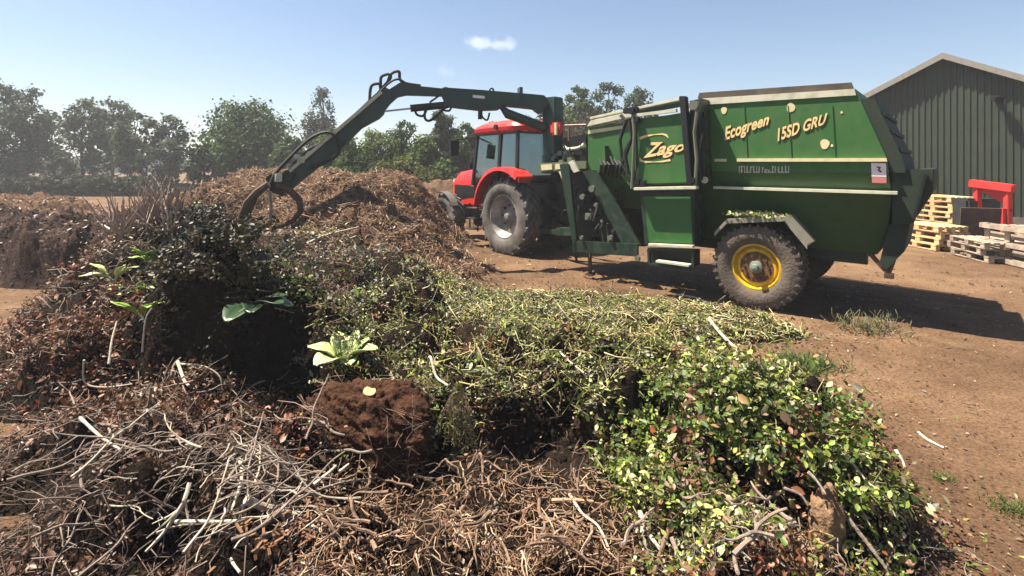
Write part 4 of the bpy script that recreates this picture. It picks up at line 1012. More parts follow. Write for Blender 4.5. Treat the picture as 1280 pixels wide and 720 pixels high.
# grab: rotator, cheek plates and two opposing sets of curved tines
grab = cplate([(331, 222), (341, 216), (352, 228), (350, 244), (338, 240)], -.15, .30).build('grab', BLACKM, wagon, bevel=.015)
for off in (-.28, -.1, .08, .26):
    mb = MB(); P = [(336, 230), (322, 240), (309, 254), (302.5, 270), (307, 283), (320, 289), (336, 289), (345, 287)]
    mb.tube([cp(a, b, off) for a, b in P], [.065, .075, .075, .07, .065, .055, .04, .015], 8); mb.build('tine', RUST if off != -.1 else mat('worn_tine', (.25, .20, .17), .5, .4, noise=.5), grab, smooth=True)
for off in (-.2, 0, .2):
    mb = MB(); P = [(346, 232), (362, 238), (374, 250), (376, 264), (366, 276), (350, 284), (342, 286)]
    mb.tube([cp(a, b, off) for a, b in P], [.06, .07, .065, .06, .05, .035, .012], 8); mb.build('tine', RUST, grab, smooth=True)
mb = MB(); mb.tube([cp(337, 240, -.2), cp(339, 262, -.22), cp(337, 284, -.2)], .028, 8); mb.build('grab_link', paint('grab_link_paint', (.35, .32, .26)), grab, smooth=True)
mb = MB(); mb.tube([cp(316, 247, -.1), cp(308, 266, -.1), cp(312, 282, -.1), cp(330, 286, -.1)], .09, 8); mb.build('cheek_plate', RUST, grab, smooth=True)

# ------------------------------------------------------------------ tractor
FW = Vector((-.62, .785, 0)).normalized(); FL = Vector((-FW.y, FW.x, 0))
T0 = Vector((-.13, 12, 0))-FL*.85; TT = math.atan2(FW.y, FW.x)
tractor = empty('tractor', T0, TT, 'red farm tractor with glass cab and muddy tyres hitched to the green wagon', 'tractor')
def tb(c, d, name, m, bev=.01, rot=None, par=tractor): mb = MB(); mb.box(c, d, rot); return mb.build(name, m, par, bevel=bev)
def twheel(x, y, r, w_, rim, lugs, lug_h, dish, face):   # local left is +Y; wheel() shows -Y
    mb = wheel(tractor, (x, y, r), r, w_, rim, TYRE_D, SRIM, SRIM, lugs, lug_h, dish, 8); mb.rotation_euler = (0, 0, math.pi if face > 0 else 0); return mb
twheel(0, 1.00, .87, .50, .50, 20, .055, -.02, 1); twheel(0, -1.00, .87, .50, .50, 20, .055, -.02, -1)
twheel(2.70, 1.02, .63, .40, .36, 18, .04, .05, 1); twheel(2.70, -1.02, .63, .40, .36, 18, .04, .05, -1)
# chassis and transmission
mb = MB(); mb.box((1.3, 0, .85), (2.9, .5, .5)); mb.box((.1, 0, .9), (.7, .8, .6)); mb.bar((0, -.6, .87), (0, .6, .87), .3); mb.bar((2.7, -.75, .63), (2.7, .75, .63), .18); mb.box((2.9, 0, .9), (.9, .5, .3)); mb.build('chassis', BLACKM, tractor, bevel=.03)
mb = MB(); mb.box((1.1, .62, .72), (.9, .3, .42)); mb.build('fuel_tank', BLACKM, tractor, bevel=.05)
mb = MB()
for z in (.45, .72, .98): mb.box((1.35, .86, z), (.36, .22, .025))
st_ = mb.build('step', CHROME, tractor)
mb = MB(); mb.bar((1.17, .86, .4), (1.17, .86, 1.1), .03); mb.bar((1.53, .86, .4), (1.53, .86, 1.1), .03); mb.build('step_side', BLACKM, st_)
# hood: swept section
mb = MB(); secs = [(1.45, .46, 1.02, 2.02), (2.2, .44, 1.0, 1.99), (2.9, .40, .98, 1.90), (3.2, .34, 1.0, 1.72), (3.28, .26, 1.05, 1.5)]
V = []; n = 9
for x, hw, z0, z1 in secs:
    V += [(x, hw*math.copysign(abs(math.cos(a))**.45, math.cos(a)), z0+(z1-z0)*abs(math.sin(a))**.45) for a in np.linspace(0, math.pi, n)]
F = [(i*n+k, i*n+k+1, (i+1)*n+k+1, (i+1)*n+k) for i in range(len(secs)-1) for k in range(n-1)]
F += [tuple((len(secs)-1)*n+k for k in range(n)), tuple(range(n))[::-1]]
mb.add(V, F); hood = mb.build('hood', RED, tractor, smooth=True)
tb((2.4, .425, 1.35), (1.1, .05, .34), 'side_grille', BLACKM, .02)
tb((3.26, 0, 1.35), (.06, .42, .4), 'grille', BLACKM, .01)
for y in (-.18, .18): tb((3.27, y, 1.62), (.06, .16, .1), 'headlight', WHITE, .01)
# cab frame
cx0, cx1, cw = -.22, 1.50, .72; zb, zt = 1.55, 2.86
mb = MB(); mb.box((.64, 0, 1.40), (1.74, 1.36, .42)); mb.build('cab_base', BLACKM, tractor, bevel=.03)
mb = MB(); mb.prism([(1.12, cw+.01, 1.2), (1.52, cw+.01, 1.2), (1.55, cw+.01, 2.0), (1.5, cw+.01, 2.02), (1.12, cw+.01, 1.7)], (0, -.1, 0)); mb.build('door_sill', BLACKM, tractor)
fm = MB(); c4 = [(cx0, 1), (cx1, 1), (cx0, -1), (cx1, -1)]
for x, s in c4: fm.bar((x+(.06 if x > 0 else -.04), s*(cw+.03), zb), (x-(.05 if x > 0 else -.02), s*(cw-.05), zt), .06, .08, up=(1, 0, 0))
for s in (-1, 1): fm.bar((.45, s*(cw+.03), zb), (.45, s*(cw-.05), zt), .07, .09, up=(1, 0, 0))
for x in (cx0, cx1): fm.bar((x, -cw, zt), (x, cw, zt), .07)
for s in (-1, 1): fm.bar((cx0, s*(cw-.04), zt), (cx1, s*(cw-.04), zt), .07)
fm.bar((cx0-.03, -cw, zb+.25), (cx0-.03, cw, zb+.25), .06)
fm.build('cab_frame', BLACKM, tractor)
def pane(pts, nm='window'): mb = MB(); mb.prism(pts, (Vector(pts[1])-Vector(pts[0])).cross(Vector(pts[3])-Vector(pts[0])).normalized()*.006); mb.build(nm, GLASS, tractor)
for s in (-1, 1):
    pane([(.50, s*(cw+.03), zb), (cx1+.03, s*(cw+.03), zb), (cx1-.07, s*(cw-.05), zt-.03), (.50, s*(cw-.05), zt-.03)], 'cab_door' if s > 0 else 'window')
    pane([(cx0-.01, s*(cw+.03), zb+.25), (.41, s*(cw+.03), zb+.25), (.41, s*(cw-.05), zt-.03), (cx0+.01, s*(cw-.05), zt-.03)])
pane([(cx1+.07, -cw, zb+.3), (cx1+.07, cw, zb+.3), (cx1-.03, cw-.06, zt-.03), (cx1-.03, -cw+.06, zt-.03)], 'windscreen')
pane([(cx0-.05, -cw, zb+.28), (cx0-.05, cw, zb+.28), (cx0-.0, cw-.06, zt-.03), (cx0-.0, -cw+.06, zt-.03)], 'rear_window')
mb = MB(); mb.bar((.62, cw+.06, 1.7), (.62, cw+.06, 1.95), .03); mb.build('door_handle', BLACKM, tractor)
# interior
mb = MB(); mb.box((.1, 0, 1.75), (.5, .5, .14)); mb.box((-.1, 0, 2.1), (.14, .46, .62)); mb.build('seat', mat('seat_cloth', (.05, .05, .055), .9), tractor, bevel=.04)
mb = MB(); mb.bar((1.25, 0, 1.6), (1.0, 0, 2.0), .1); mb.lathe([(2.0, .17), (2.02, .19), (2.04, .17), (2.02, .155)], 24, (.98, 0, 0), 'Z'); mb.build('steering_wheel', BLACKM, tractor)
# roof: rounded slab
mb = MB(); V = []; ring = []
for (g, z) in ((-.02, 2.86), (.07, 2.90), (.09, 2.99), (.03, 3.08), (-.12, 3.15), (-.45, 3.19)):
    for a in np.linspace(0, 2*math.pi, 33)[:-1]:
        X = math.copysign(abs(math.cos(a))**.35, math.cos(a)); Y_ = math.copysign(abs(math.sin(a))**.35, math.sin(a))
        V.append((.62+(.95+g)*X, (.74+g*.8)*Y_, z-.06*max(0, X)**2*(1 if z > 3 else .3)))
n = 32; F = [(i*n+k, i*n+(k+1) % n, (i+1)*n+(k+1) % n, (i+1)*n+k) for i in range(5) for k in range(n)]+[tuple(range(n))[::-1], tuple(range(5*n, 6*n))]
mb.add(V, F); mb.build('roof', RED, tractor, smooth=True)
mb = MB(); mb.disc((.45, .83, 3.0), .06, .06, 14); mb.build('roof_vent', BLACKM, tractor)
for s in (-.5, .5): tb((-.30, s, 2.93), (.08, .18, .12), 'work_light', WHITE, .02)
# rear fenders
for s in (1, -1):
    mb = MB(); P = []
    for a in np.linspace(R(8), R(128), 15):
        P.append((1.06*math.cos(a)*1.0+.02, 0, .90+1.10*math.sin(a)**.9))
    P = [(-1.0*1.0, 0, 1.35)] if False else P
    y0, y1 = (.58, 1.04)
    for a, b in zip(P[:-1], P[1:]):
        mb.prism([(a[0], s*y0, a[2]), (b[0], s*y0, b[2]), (b[0], s*y1, b[2]), (a[0], s*y1, a[2])], (0, 0, .035))
        mb.prism([(a[0], s*y1, a[2]+.035), (b[0], s*y1, b[2]+.035), (b[0]*.96, s*(y1+.03), b[2]-.05), (a[0]*.96, s*(y1+.03), a[2]-.05)], (0, .012*s, 0))
    mb.add([(p[0], s*(y0+.02), p[2]) for p in P]+[(p[0]*.5+.1, s*(y0+.02), 1.2) for p in P], [(i, i+1, 15+i+1, 15+i) for i in range(14)])
    fd = mb.build('rear_fender', RED, tractor, smooth=True)
    tb((-.66, s*.9, 1.74), (.08, .26, .12), 'tail_light', mat('lamp_red', (.5, .02, .01), .3), .01)
for s in (1, -1):
    mb = MB(); P = [(2.70+.70*math.cos(a), .63+.70*math.sin(a)) for a in np.linspace(R(70), R(150), 9)]
    for a, b in zip(P[:-1], P[1:]): mb.prism([(a[0], s*.84, a[1]), (b[0], s*.84, b[1]), (b[0], s*1.06, b[1]), (a[0], s*1.06, a[1])], (0, 0, .02))
    mb.build('front_fender', mat('front_mudguard', (.16, .155, .14), .6), tractor)
# exhaust, mirrors, front-left clutter
mb = MB(); mb.tube([(1.62, -.50, 1.9), (1.62, -.50, 2.95), (1.66, -.50, 3.05)], .06, 12); mb.tube([(1.62, -.5, 2.0), (1.62, -.5, 2.6)], .10, 12); mb.build('exhaust', BLACKM, tractor, smooth=True)
for s in (1, -1):
    mb = MB(); mb.tube([(1.45, s*.7, 2.78), (1.62, s*1.25, 2.72)], .02, 8); mb.box((1.63, s*1.27, 2.50), (.06, .24, .38)); mi = mb.build('mirror', BLACKM, tractor)
mb = MB(); mb.tube([(1.66, .62, 1.9), (1.72, .62, 2.0)], .05, 8); mb.box((1.75, .62, 2.05), (.12, .26, .14)); mb.build('work_light', BLACKM, tractor)
mb = MB(); mb.box((1.9, .9, 2.55), (.7, .3, .5)); mb.bar((1.5, .7, 2.5), (1.9, .9, 2.55), .05); 
# hitch
mb = MB(); mb.bar((-.3, .35, .8), (-1.1, .4, .55), .06, .1); mb.bar((-.3, -.35, .8), (-1.1, -.4, .55), .06, .1); mb.bar((-.3, 0, 1.2), (-1.0, 0, .95), .07); mb.bar((-.3, 0, .5), (-1.2, 0, .5), .12, .06); mb.build('hitch', BLACKM, tractor)
for k in range(3):
    mb = MB(); mb.tube([(-.35, -.1+.1*k, 1.3), (-.8, -.1+.1*k, .95), (-1.3, 0, 1.1), (-1.8, .1*k, 1.5)], .018, 6); mb.build('hose', RUBBER, tractor)

# ------------------------------------------------------------------ pallets
WDN = mat('new_pallet_wood', (1.25, .88, .46), .8, nscale=5, col2=(.90, .58, .28), bump=.2)
WDG = mat('grey_pallet_wood', (.74, .60, .46), .85, nscale=5, col2=(.42, .34, .26), bump=.2)
def pallet_mesh(name, seed, L=1.2, D=.8):
    rg = random.Random(seed); mb = MB()
    for k in range(5):
        y = -D/2+.06+k*(D-.12)/4; mb.box((0, y+rg.uniform(-.004, .004), .133), (L, .11, .02))
    for x in (-L/2+.07, 0, L/2-.07): mb.box((x, 0, .111), (.13, D, .02))
    for x in (-L/2+.07, 0, L/2-.07):
        for y in (-D/2+.06, 0, D/2-.06): mb.box((x, y, .061), (.13, .11, .078))
    for y in (-D/2+.06, 0, D/2-.06): mb.box((0, y, .011), (L, .10, .02))
    return mb
pm = {'n': [], 'g': []}
def get_pallet(kind, i):
    if len(pm[kind]) <= i % 3:
        o = pallet_mesh('pallet', 10*len(pm[kind])+(kind == 'g')).build('wooden_pallet', WDN if kind == 'n' else WDG, None, bevel=.002); pm[kind].append(o); return o
    o = pm[kind][i % 3].copy(); sc.collection.objects.link(o); return o
pl_rg = random.Random(8)
def stack(cx, cy, rz, n, kind, labf, group, jit=.03):
    for k in range(n):
        o = get_pallet(kind, k); o.location = (cx+pl_rg.uniform(-jit, jit), cy+pl_rg.uniform(-jit, jit), .02+k*.146); o.rotation_euler = (0, 0, rz+pl_rg.uniform(-.04, .04)); tag(o, labf(k), 'pallet', group)
ORD = ['bottom', 'second', 'third', 'fourth', 'fifth', 'sixth', 'seventh', 'top']
dP = Vector((-.1, .995, 0)); eP = Vector((.995, .1, 0)); ra = math.atan2(dP.y, dP.x)
def at_corner(x, y): c = Vector((x, y, 0))+dP*.6+eP*.4; return c.x, c.y
cx, cy = at_corner(10.16, 12.2); stack(cx, cy, ra, 4, 'n', lambda k: f'pale new pallet, {["bottom","second from bottom","third from bottom","top"][k]} of the low stack beside the wagon rear', 'low stack of pale pallets')
cx, cy = at_corner(12.1, 14.1); stack(cx, cy, ra, 8, 'n', lambda k: f'yellow-brown pallet, {ORD[k]}{"" if k in (0, 7) else " from the bottom"} in the tall stack against the shed', 'tall stack of pale pallets')
cx, cy = at_corner(13.15, 14.5); stack(cx, cy, ra, 7, 'n', lambda k: f'shaded pallet, {ORD[k] if k < 6 else "top"}{"" if k in (0, 6) else " from the bottom"} in the stack behind the red frame leg', 'shaded stack of pallets by the shed')
rg2 = math.atan2(1.7, .55)
c = Vector((10.45, 11.3, 0)); stack(c.x, c.y, rg2+.1, 3, 'g', lambda k: f'weathered pallet lying on the yard, {["lowest","middle","uppermost"][k]} of the loose slumped pile', 'slumped pallets on the yard', .10)
c = Vector((10.9, 10.75, 0)); stack(c.x+.25, c.y+.15, rg2-.1, 5, 'g', lambda k: f'grey old pallet, {ORD[k] if k < 4 else "top"}{"" if k in (0, 4) else " from the bottom"} in the stack at the right edge', 'grey stack of pallets at the right edge', .05)
# pallets leaning on edge
for i, (x, y, rz, lab) in enumerate(((10.25, 10.72, 1.45, 'pale pallet standing on edge, leaning against the grey stack'), (10.45, 10.2, 1.75, 'dark grey pallet standing on edge at the right border'))):
    o = get_pallet('g', i); o.rotation_mode = 'XYZ'; o.rotation_euler = (R(90), R(0), rz); o.location = (x, y, .42); tag(o, lab, 'pallet')
# boards leaning
mb = MB(); mb.box((0, 0, .5), (.05, 1.0, 1.0), Matrix.Rotation(R(-8), 3, 'Y')); o = mb.build('leaning_board', mat('brown_board', (.14, .085, .06), .85, noise=.4, bump=.3), None, bevel=.004); o.location = (11.9, 12.9, 0); o.rotation_euler = (0, 0, 1.2); tag(o, 'dark brown board leaning upright between the pallet stacks', 'board')
# red implement frame
fr = empty('red_implement', (12.35, 13.0, 0), 0, 'bright red steel lifting frame standing behind the pallets', 'implement')
L0, L1 = wp(1213, 229, 13.4), wp(1268, 236, 12.6); F0 = Vector((12.35, 13.0, 0)); L0 -= F0; L1 -= F0
mb = MB(); mb.bar(L0, L1, .22, .20); mb.build('beam', RED2, fr, bevel=.02)
D_ = (L1-L0).normalized()
for t, nm in ((.17, 'leg'), (.86, 'leg')):
    p = L0+(L1-L0)*t; mb = MB(); mb.bar(p, (p.x, p.y, .05), .13, .13, up=(1, 0, 0)); mb.box((p.x, p.y, .03), (.3, .3, .05)); mb.build(nm, RED2, fr, bevel=.01)
p = L0+(L1-L0)*.17; q = L0+(L1-L0)*.86
mb = MB(); mb.prism([p+Vector((0, .05, -.08)), q+Vector((0, .05, -.08)), q+Vector((0, .05, -.42)), p+Vector((0.25, .05, -.25))], (0, .02, 0)); mb.build('gusset_plate', RED2, fr)
mb = MB(); mb.bar((p.x, p.y+.1, .75), (q.x, q.y+.1, .72), .12); mb.build('cross_bar', RED2, fr)
mb = MB(); mb.bar((q.x-.12, q.y, 1.0), (q.x-.12, q.y, .3), .07, .07, up=(1, 0, 0)); mb.build('brace', RED2, fr)
mb = MB(); mb.box((p.x*.45+q.x*.55, .45, .75), (.9, .5, .9)); mb.build('tank', mat('implement_tank', (.05, .05, .045), .6, noise=.4), fr, bevel=.05)

# ------------------------------------------------------------------ single pieces of waste
def on_surf(px, py, y0=1.6, y1=12):
    """where the line of sight through a photo pixel meets the heap (measuring aid)"""
    ys = np.geomspace(y0, y1, 1500); x = (px-640)/640*ys; zr = H-(py-205)/640*ys; s = surf(x, ys)
    i = int(np.argmax(s >= zr)); 
    if s[i] < zr[i]: i = len(ys)-1
    return Vector((x[i], ys[i], float(s[i])))
def smooth_path(P, k=5):
    Q = []
    for i in range(len(P)-1):
        p0 = P[max(i-1, 0)]; p1 = P[i]; p2 = P[i+1]; p3 = P[min(i+2, len(P)-1)]
        for t in np.linspace(0, 1, k, endpoint=False): Q.append(.5*((2*p1)+(p2-p0)*t+(2*p0-5*p1+4*p2-p3)*t*t+(3*p1-p0-3*p2+p3)*t**3))
    return Q+[P[-1]]
SPALE = mat('peeled_wood', (.85, .76, .62), .7, nscale=12, col2=(.58, .47, .34), bump=.2)
SGREY = mat('grey_twig_bark', (.46, .36, .29), .85, nscale=20, col2=(.28, .21, .17), bump=.3)
SBROWN = mat('brown_twig_bark', (.42, .26, .17), .85, nscale=20, col2=(.15, .09, .06), bump=.3)
def branch(pxs, r, m, label, lift=.05, name='branch', group=None, fork=0, depth=None):
    P = [on_surf(a, b) for a, b in pxs]
    if depth: P = [p+Vector((0, 0, depth)) for p in P]
    if depth is None:   # keep the stick coherent: interpolate depth along it
        y0, y1 = P[0].y, P[-1].y
        n = len(P); P = []
        for i, (a, b) in enumerate(pxs):
            Y = (y0+(y1-y0)*i/(n-1)) if n > 1 else y0; P.append(wp(a, b, Y*(1-lift/2.2)))
    base = P[len(P)//2].copy(); Q = smooth_path([p-base for p in P]); mb = MB()
    mb.tube(Q, [r*(1-.45*i/len(Q))*(1+.1*math.sin(i*2.3)) for i in range(len(Q))], 7)
    rg = random.Random(int(pxs[0][0]*7+pxs[0][1]))
    for k in range(fork):
        i = rg.randrange(len(Q)//4, len(Q)-1); d = (Q[i]-Q[i-1]).normalized(); sd = Vector((rg.uniform(-1, 1), rg.uniform(-.5, .5), rg.uniform(-.3, .8))); L = rg.uniform(.07, .2)
        mb.tube([Q[i], Q[i]+(d+sd*.7)*L*.5, Q[i]+(d*1.2+sd)*L], [r*.5, r*.4, r*.2], 5)
    o = mb.build(name, m, None, smooth=True); o.location = base; return tag(o, label, 'branch', group)
branch([(308, 624), (322, 631), (345, 637), (377, 644)], .022, SPALE, 'thick pale peeled stick lying on the brush pile at front', .1)
branch([(352, 636), (385, 618), (430, 603), (470, 598)], .010, SGREY, 'thin grey stick leading from the pale peeled stick towards the root ball', .1)
branch([(384, 652), (410, 672), (452, 700)], .009, SPALE, 'pale curved twig running down right from the peeled stick', .1)
branch([(886, 412), (905, 436), (925, 455), (948, 472)], .022, SPALE, 'long straight pale pole lying across the flattened greens', depth=.13)
branch([(975, 492), (1010, 505)], .014, SPALE, 'short pale stick at the edge of the leafy heap', .04)
STAN = mat('tan_cut_wood', (.70, .46, .28), .8, nscale=20, col2=(.40, .25, .15), bump=.3)
branch([(690, 626), (715, 625), (742, 627)], .013, STAN, 'short stout cut stick in front of the dark hollow', .12)
branch([(674, 624), (676, 644), (700, 652), (718, 660), (742, 692)], .011, SBROWN, 'crooked brown branch below the dark hollow', .12, fork=2)
branch([(712, 618), (728, 642), (748, 658), (762, 688)], .009, SPALE, 'thin twig crossing the stout cut stick', .14)
branch([(774, 592), (800, 606), (812, 612)], .012, SGREY, 'grey stub poking out left of the leafy heap', .12)
branch([(800, 640), (812, 668), (828, 690)], .014, SPALE, 'pale split stake leaning at the front of the leafy heap', .12)
branch([(838, 655), (826, 690), (818, 716)], .013, SBROWN, 'brown split stake beside the pale one', .12)
branch([(840, 672), (850, 700), (858, 716)], .013, SGREY, 'grey split stake right of the brown one', .12)
branch([(870, 566), (885, 600), (888, 612)], .010, SGREY, 'thin bare stem standing in the leafy heap', .15)
branch([(888, 610), (905, 620), (922, 640), (918, 690), (922, 716)], .014, SGREY, 'forked grey branch rising from the bottom of the leafy heap', .15, fork=3)
branch([(1060, 648), (1085, 680), (1112, 716)], .012, SGREY, 'dark stick sloping to the ground at the right foot of the heap', .06)
branch([(1042, 560), (1062, 575), (1082, 600), (1096, 612)], .007, SPALE, 'fine arching stem at the right edge of the leafy heap', .12)
branch([(1010, 590), (1022, 602), (1032, 618)], .010, SPALE, 'bare crooked twig just above the stump', .14)
branch([(980, 610), (1000, 618), (1010, 632)], .008, SGREY, 'thin curved twig left of the stump', .14)
branch([(990, 712), (1030, 700), (1046, 694)], .012, SPALE, 'pale stick on the ground at the bottom beside the stump', .05)
branch([(300, 575), (302, 600), (290, 640), (286, 690), (300, 716)], .010, SPALE, 'long wavy grey-white stem hanging down the brush', .12, fork=2)
branch([(237, 604), (228, 630), (205, 665), (182, 690)], .012, SPALE, 'pale forked root stem at lower left', .12, fork=3)
branch([(220, 652), (262, 652), (300, 651)], .010, SPALE, 'straight white twig lying level at lower left', .12)
branch([(100, 522), (125, 545), (150, 562)], .010, SPALE, 'pale twig crossing another, at the left side of the brush', .12)
branch([(162, 522), (125, 552), (88, 578)], .009, SGREY, 'grey twig crossing under the pale one at left', .1)
branch([(105, 450), (106, 478), (130, 484), (165, 480)], .008, SPALE, 'hooked pale twig at the left edge of the heap', .12)
branch([(222, 452), (230, 475), (236, 482)], .014, SPALE, 'thick stub end catching the light in the shade', .14)
branch([(226, 455), (255, 458), (274, 470), (278, 488)], .008, SPALE, 'bent thin twig arching over the dark hollow at left', .16)
branch([(318, 523), (350, 523)], .010, SPALE, 'single short pale stick in the deep shade', .1)
branch([(392, 606), (412, 590), (420, 582)], .011, SPALE, 'short pale stick leaning at the foot of the root ball', .12)
branch([(424, 590), (436, 580)], .010, SPALE, 'second short stick leaning at the foot of the root ball', .12)
branch([(383, 305), (405, 295), (432, 288), (448, 284)], .025, SPALE, 'pale pole on the chip mound, upper of two', .03)
branch([(392, 315), (418, 306), (448, 294)], .022, SPALE, 'pale pole on the chip mound, lower of two', .03)
branch([(128, 281), (145, 290), (166, 298)], .018, SPALE, 'pale stick on the brown slope at far left', .06)
branch([(136, 455), (140, 425), (146, 402)], .011, SPALE, 'upright pale stem in the brown leaves at left', .14)
branch([(178, 440), (182, 400), (190, 385)], .008, SPALE, 'thin upright stem beside the green-leaved column', .14)
branch([(193, 347), (208, 340), (214, 336)], .014, SPALE, 'short pale twig sticking out of the dark shrub', .14)
branch([(534, 458), (538, 446), (545, 470), (560, 482)], .012, SPALE, 'pale broken twig in the middle of the greens', .1)
branch([(700, 440), (712, 452), (730, 466)], .010, SPALE, 'pale stem among flattened greens at centre right', .06)
branch([(845, 368), (870, 372), (878, 376)], .016, SPALE, 'short pale straw bundle by the wagon wheel', .03)
branch([(1148, 541), (1160, 550), (1180, 560)], .013, SPALE, 'lone white stick on the bare dirt at right', .01, name='stick')
branch([(1120, 563), (1128, 576), (1131, 584)], .012, SPALE, 'short pinkish scrap of wood on the dirt', .01, name='stick')
# repeated grey branches of the root tangle
LM = [((345, 632), 'the thick pale peeled stick'), ((430, 680), 'the pale curved twig'), ((260, 652), 'the level white twig'), ((205, 655), 'the pale forked root stem'), ((120, 545), 'the two crossing twigs'), ((300, 610), 'the long wavy stem'), ((465, 570), 'the root ball'), ((715, 625), 'the stout cut stick'), ((700, 655), 'the crooked brown branch'), ((812, 668), 'the split stakes'), ((918, 660), 'the forked grey branch'), ((250, 462), 'the arching twig'), ((360, 690), 'the rusty bark scraps'), ((560, 660), 'the middle of the brush pile'), ((120, 670), 'the lower left corner'), ((620, 700), 'the middle of the bottom edge')]
def where(px, py):
    k = min(LM, key=lambda m: (m[0][0]-px)**2+(m[0][1]-py)**2); dx, dy = px-k[0][0], py-k[0][1]
    return (('right of ' if dx > 0 else 'left of ') if abs(dx) > abs(dy) else ('below ' if dy > 0 else 'above '))+k[1]
def tangle(n, box_, lab, group, m, L, r, fork=1):
    rg = random.Random(int(box_[0])+n); x0, y0, x1, y1 = box_; protos = []
    for k in range(n):
        p = on_surf(rg.uniform(x0, x1), rg.uniform(y0, y1))
        if k < 9:
            Q = []; d = Vector((1, 0, 0)); q = Vector((-L/2, 0, 0)); mb = MB(); ns = 9
            for i in range(ns):
                Q.append(q.copy()); d = (d+Vector((0, rg.uniform(-.45, .45), rg.uniform(-.35, .35)))).normalized(); q += d*L/ns
            Q = smooth_path(Q, 3); mb.tube(Q, [r*(1-.6*i/len(Q)) for i in range(len(Q))], 6)
            for f in range(fork):
                i = rg.randrange(5, len(Q)-3); s_ = Vector((.6, rg.choice((-1, 1))*rg.uniform(.4, .9), rg.uniform(-.2, .6))); mb.tube([Q[i], Q[i]+s_*L*.12, Q[i]+s_*L*.2+Vector((.05, 0, -.02))], [r*.55, r*.4, r*.2], 5)
            o = mb.build('bare_branch', m, None, smooth=True); protos.append(o)
        else: o = protos[k % 9].copy(); sc.collection.objects.link(o)
        ang = rg.choice((rg.gauss(1.25, .3), rg.gauss(1.0, .35), rg.gauss(-.6, .4), rg.gauss(.3, .3))) 
        o.location = p+Vector((0, 0, rg.uniform(.06, .17))); o.rotation_euler = (rg.uniform(-.5, .5), rg.uniform(-.35, .2), ang+math.pi*rg.randrange(2)); sc_ = rg.uniform(.55, 1.25); o.scale = (sc_,)*3
        ar = (o.rotation_euler[2]) % math.pi; size_ = 'short' if sc_ < .78 else ('long' if sc_ > 1.05 else 'mid-sized')
        dirn = 'lying level' if ar < .4 or ar > 2.75 else ('sloping up right' if ar < 1.25 else ('pointing away' if ar < 1.9 else 'sloping up left'))
        o['label'] = f'{size_} {lab}, {dirn}, {where(*proj(np.array(p)))}'; o['category'] = 'branch'; o['group'] = group
tangle(62, (60, 480, 400, 715), 'wavy grey-brown branch', 'bare branches in the root tangle', SGREY, .56, .0070, 3)
tangle(24, (150, 590, 380, 715), 'pale thin wavy stem', 'pale stems on the root tangle', SPALE, .50, .0060, 3)
tangle(75, (390, 590, 790, 715), 'brown chopped stick', 'chopped sticks in the brush pile', SBROWN, .27, .0085, 1)
tangle(22, (790, 640, 980, 715), 'grey stick under the leaves', 'sticks under the leafy heap', SGREY, .30, .010, 1)
def settle_labels():
    by = {}
    for o in sc.collection.objects:
        if o.get('group') and o.name.startswith('bare_branch'): by.setdefault(o['label'], []).append(o)
    for lab, L in by.items():
        if len(L) > 1:
            L.sort(key=lambda o: o.location.y)
            for i, o in enumerate(L): o['label'] = lab+', '+['nearer', 'farther' if len(L) == 2 else 'middle', 'farthest', 'outermost', 'last', 'last'][min(i, 5)]
settle_labels()
# root ball
def lumpy(name, loc, dims, m, label, cat, seed=1, amp=.12, p=3.2, sub=5, rot=0):
    bm = bmesh.new(); bmesh.ops.create_icosphere(bm, subdivisions=sub, radius=1); o0 = seed*17
    for v in bm.verts:
        c = v.co; l = (abs(c.x)**p+abs(c.y)**p+abs(c.z)**p)**(1/p); c = c/l
        n = float(fbm(c.x*2+c.z, c.y*2-c.z*1.3, 1.4, 6, o0))*amp*2+float(fbm(c.x*8+c.z*7, c.y*8+c.z*5, 1, 3, o0))*amp*.6
        v.co = Vector((c.x*dims[0], c.y*dims[1], c.z*dims[2]))*(1+n)
    me = bpy.data.meshes.new(name); bm.to_mesh(me); bm.free(); me.materials.append(m)
    for q in me.polygons: q.use_smooth = True
    o = bpy.data.objects.new(name, me); link(o); o.location = loc; o.rotation_euler = (0, 0, rot); return tag(o, label, cat)
ROOTM = mat('root_ball_soil', (.125, .060, .036), .98, nscale=7, col2=(.055, .026, .017), bump=1.0, bscale=32, spec=.08)
rb = lumpy('root_ball', wp(462, 540, 3.5), (.375, .26, .285), ROOTM, 'square dark brown root ball of soil with a pale cut stump on top', 'root ball', 3, .17, 3.4, 6, -.12)
mb = MB()
for k in range(420):
    a = rng.random()*6.28; z = rng.uniform(-.27, .29); rr = .97; p = Vector((.40*math.copysign(abs(math.cos(a))**.5, math.cos(a))*rr, .28*math.copysign(abs(math.sin(a))**.5, math.sin(a))*rr, z)); d = Vector((rng.normal(), rng.normal()*.4, rng.normal())).normalized()*.07
    mb.tube([p-d, p+Vector((0, -.015, 0)), p+d+Vector((0, -.01, -.02))], .002, 3)
mb.build('roots', SBROWN, rb)
mb = MB(); mb.tube([(.0, -.02, .22), (.02, -.05, .305)], [.045, .042], 14); mb.build('cut_stump', mat('cut_wood_face', (.70, .52, .26), .7, noise=.2), rb)
lumpy('soil_clump', wp(605, 428, 4.75), (.24, .2, .17), mat('dark_soil_clump', (.045, .027, .018), .98, noise=.5, nscale=9, bump=1, bscale=30, spec=.1), 'dark peaty clump sunk in the greens behind the centre', 'soil clump', 6, .2, 2.4, 4)
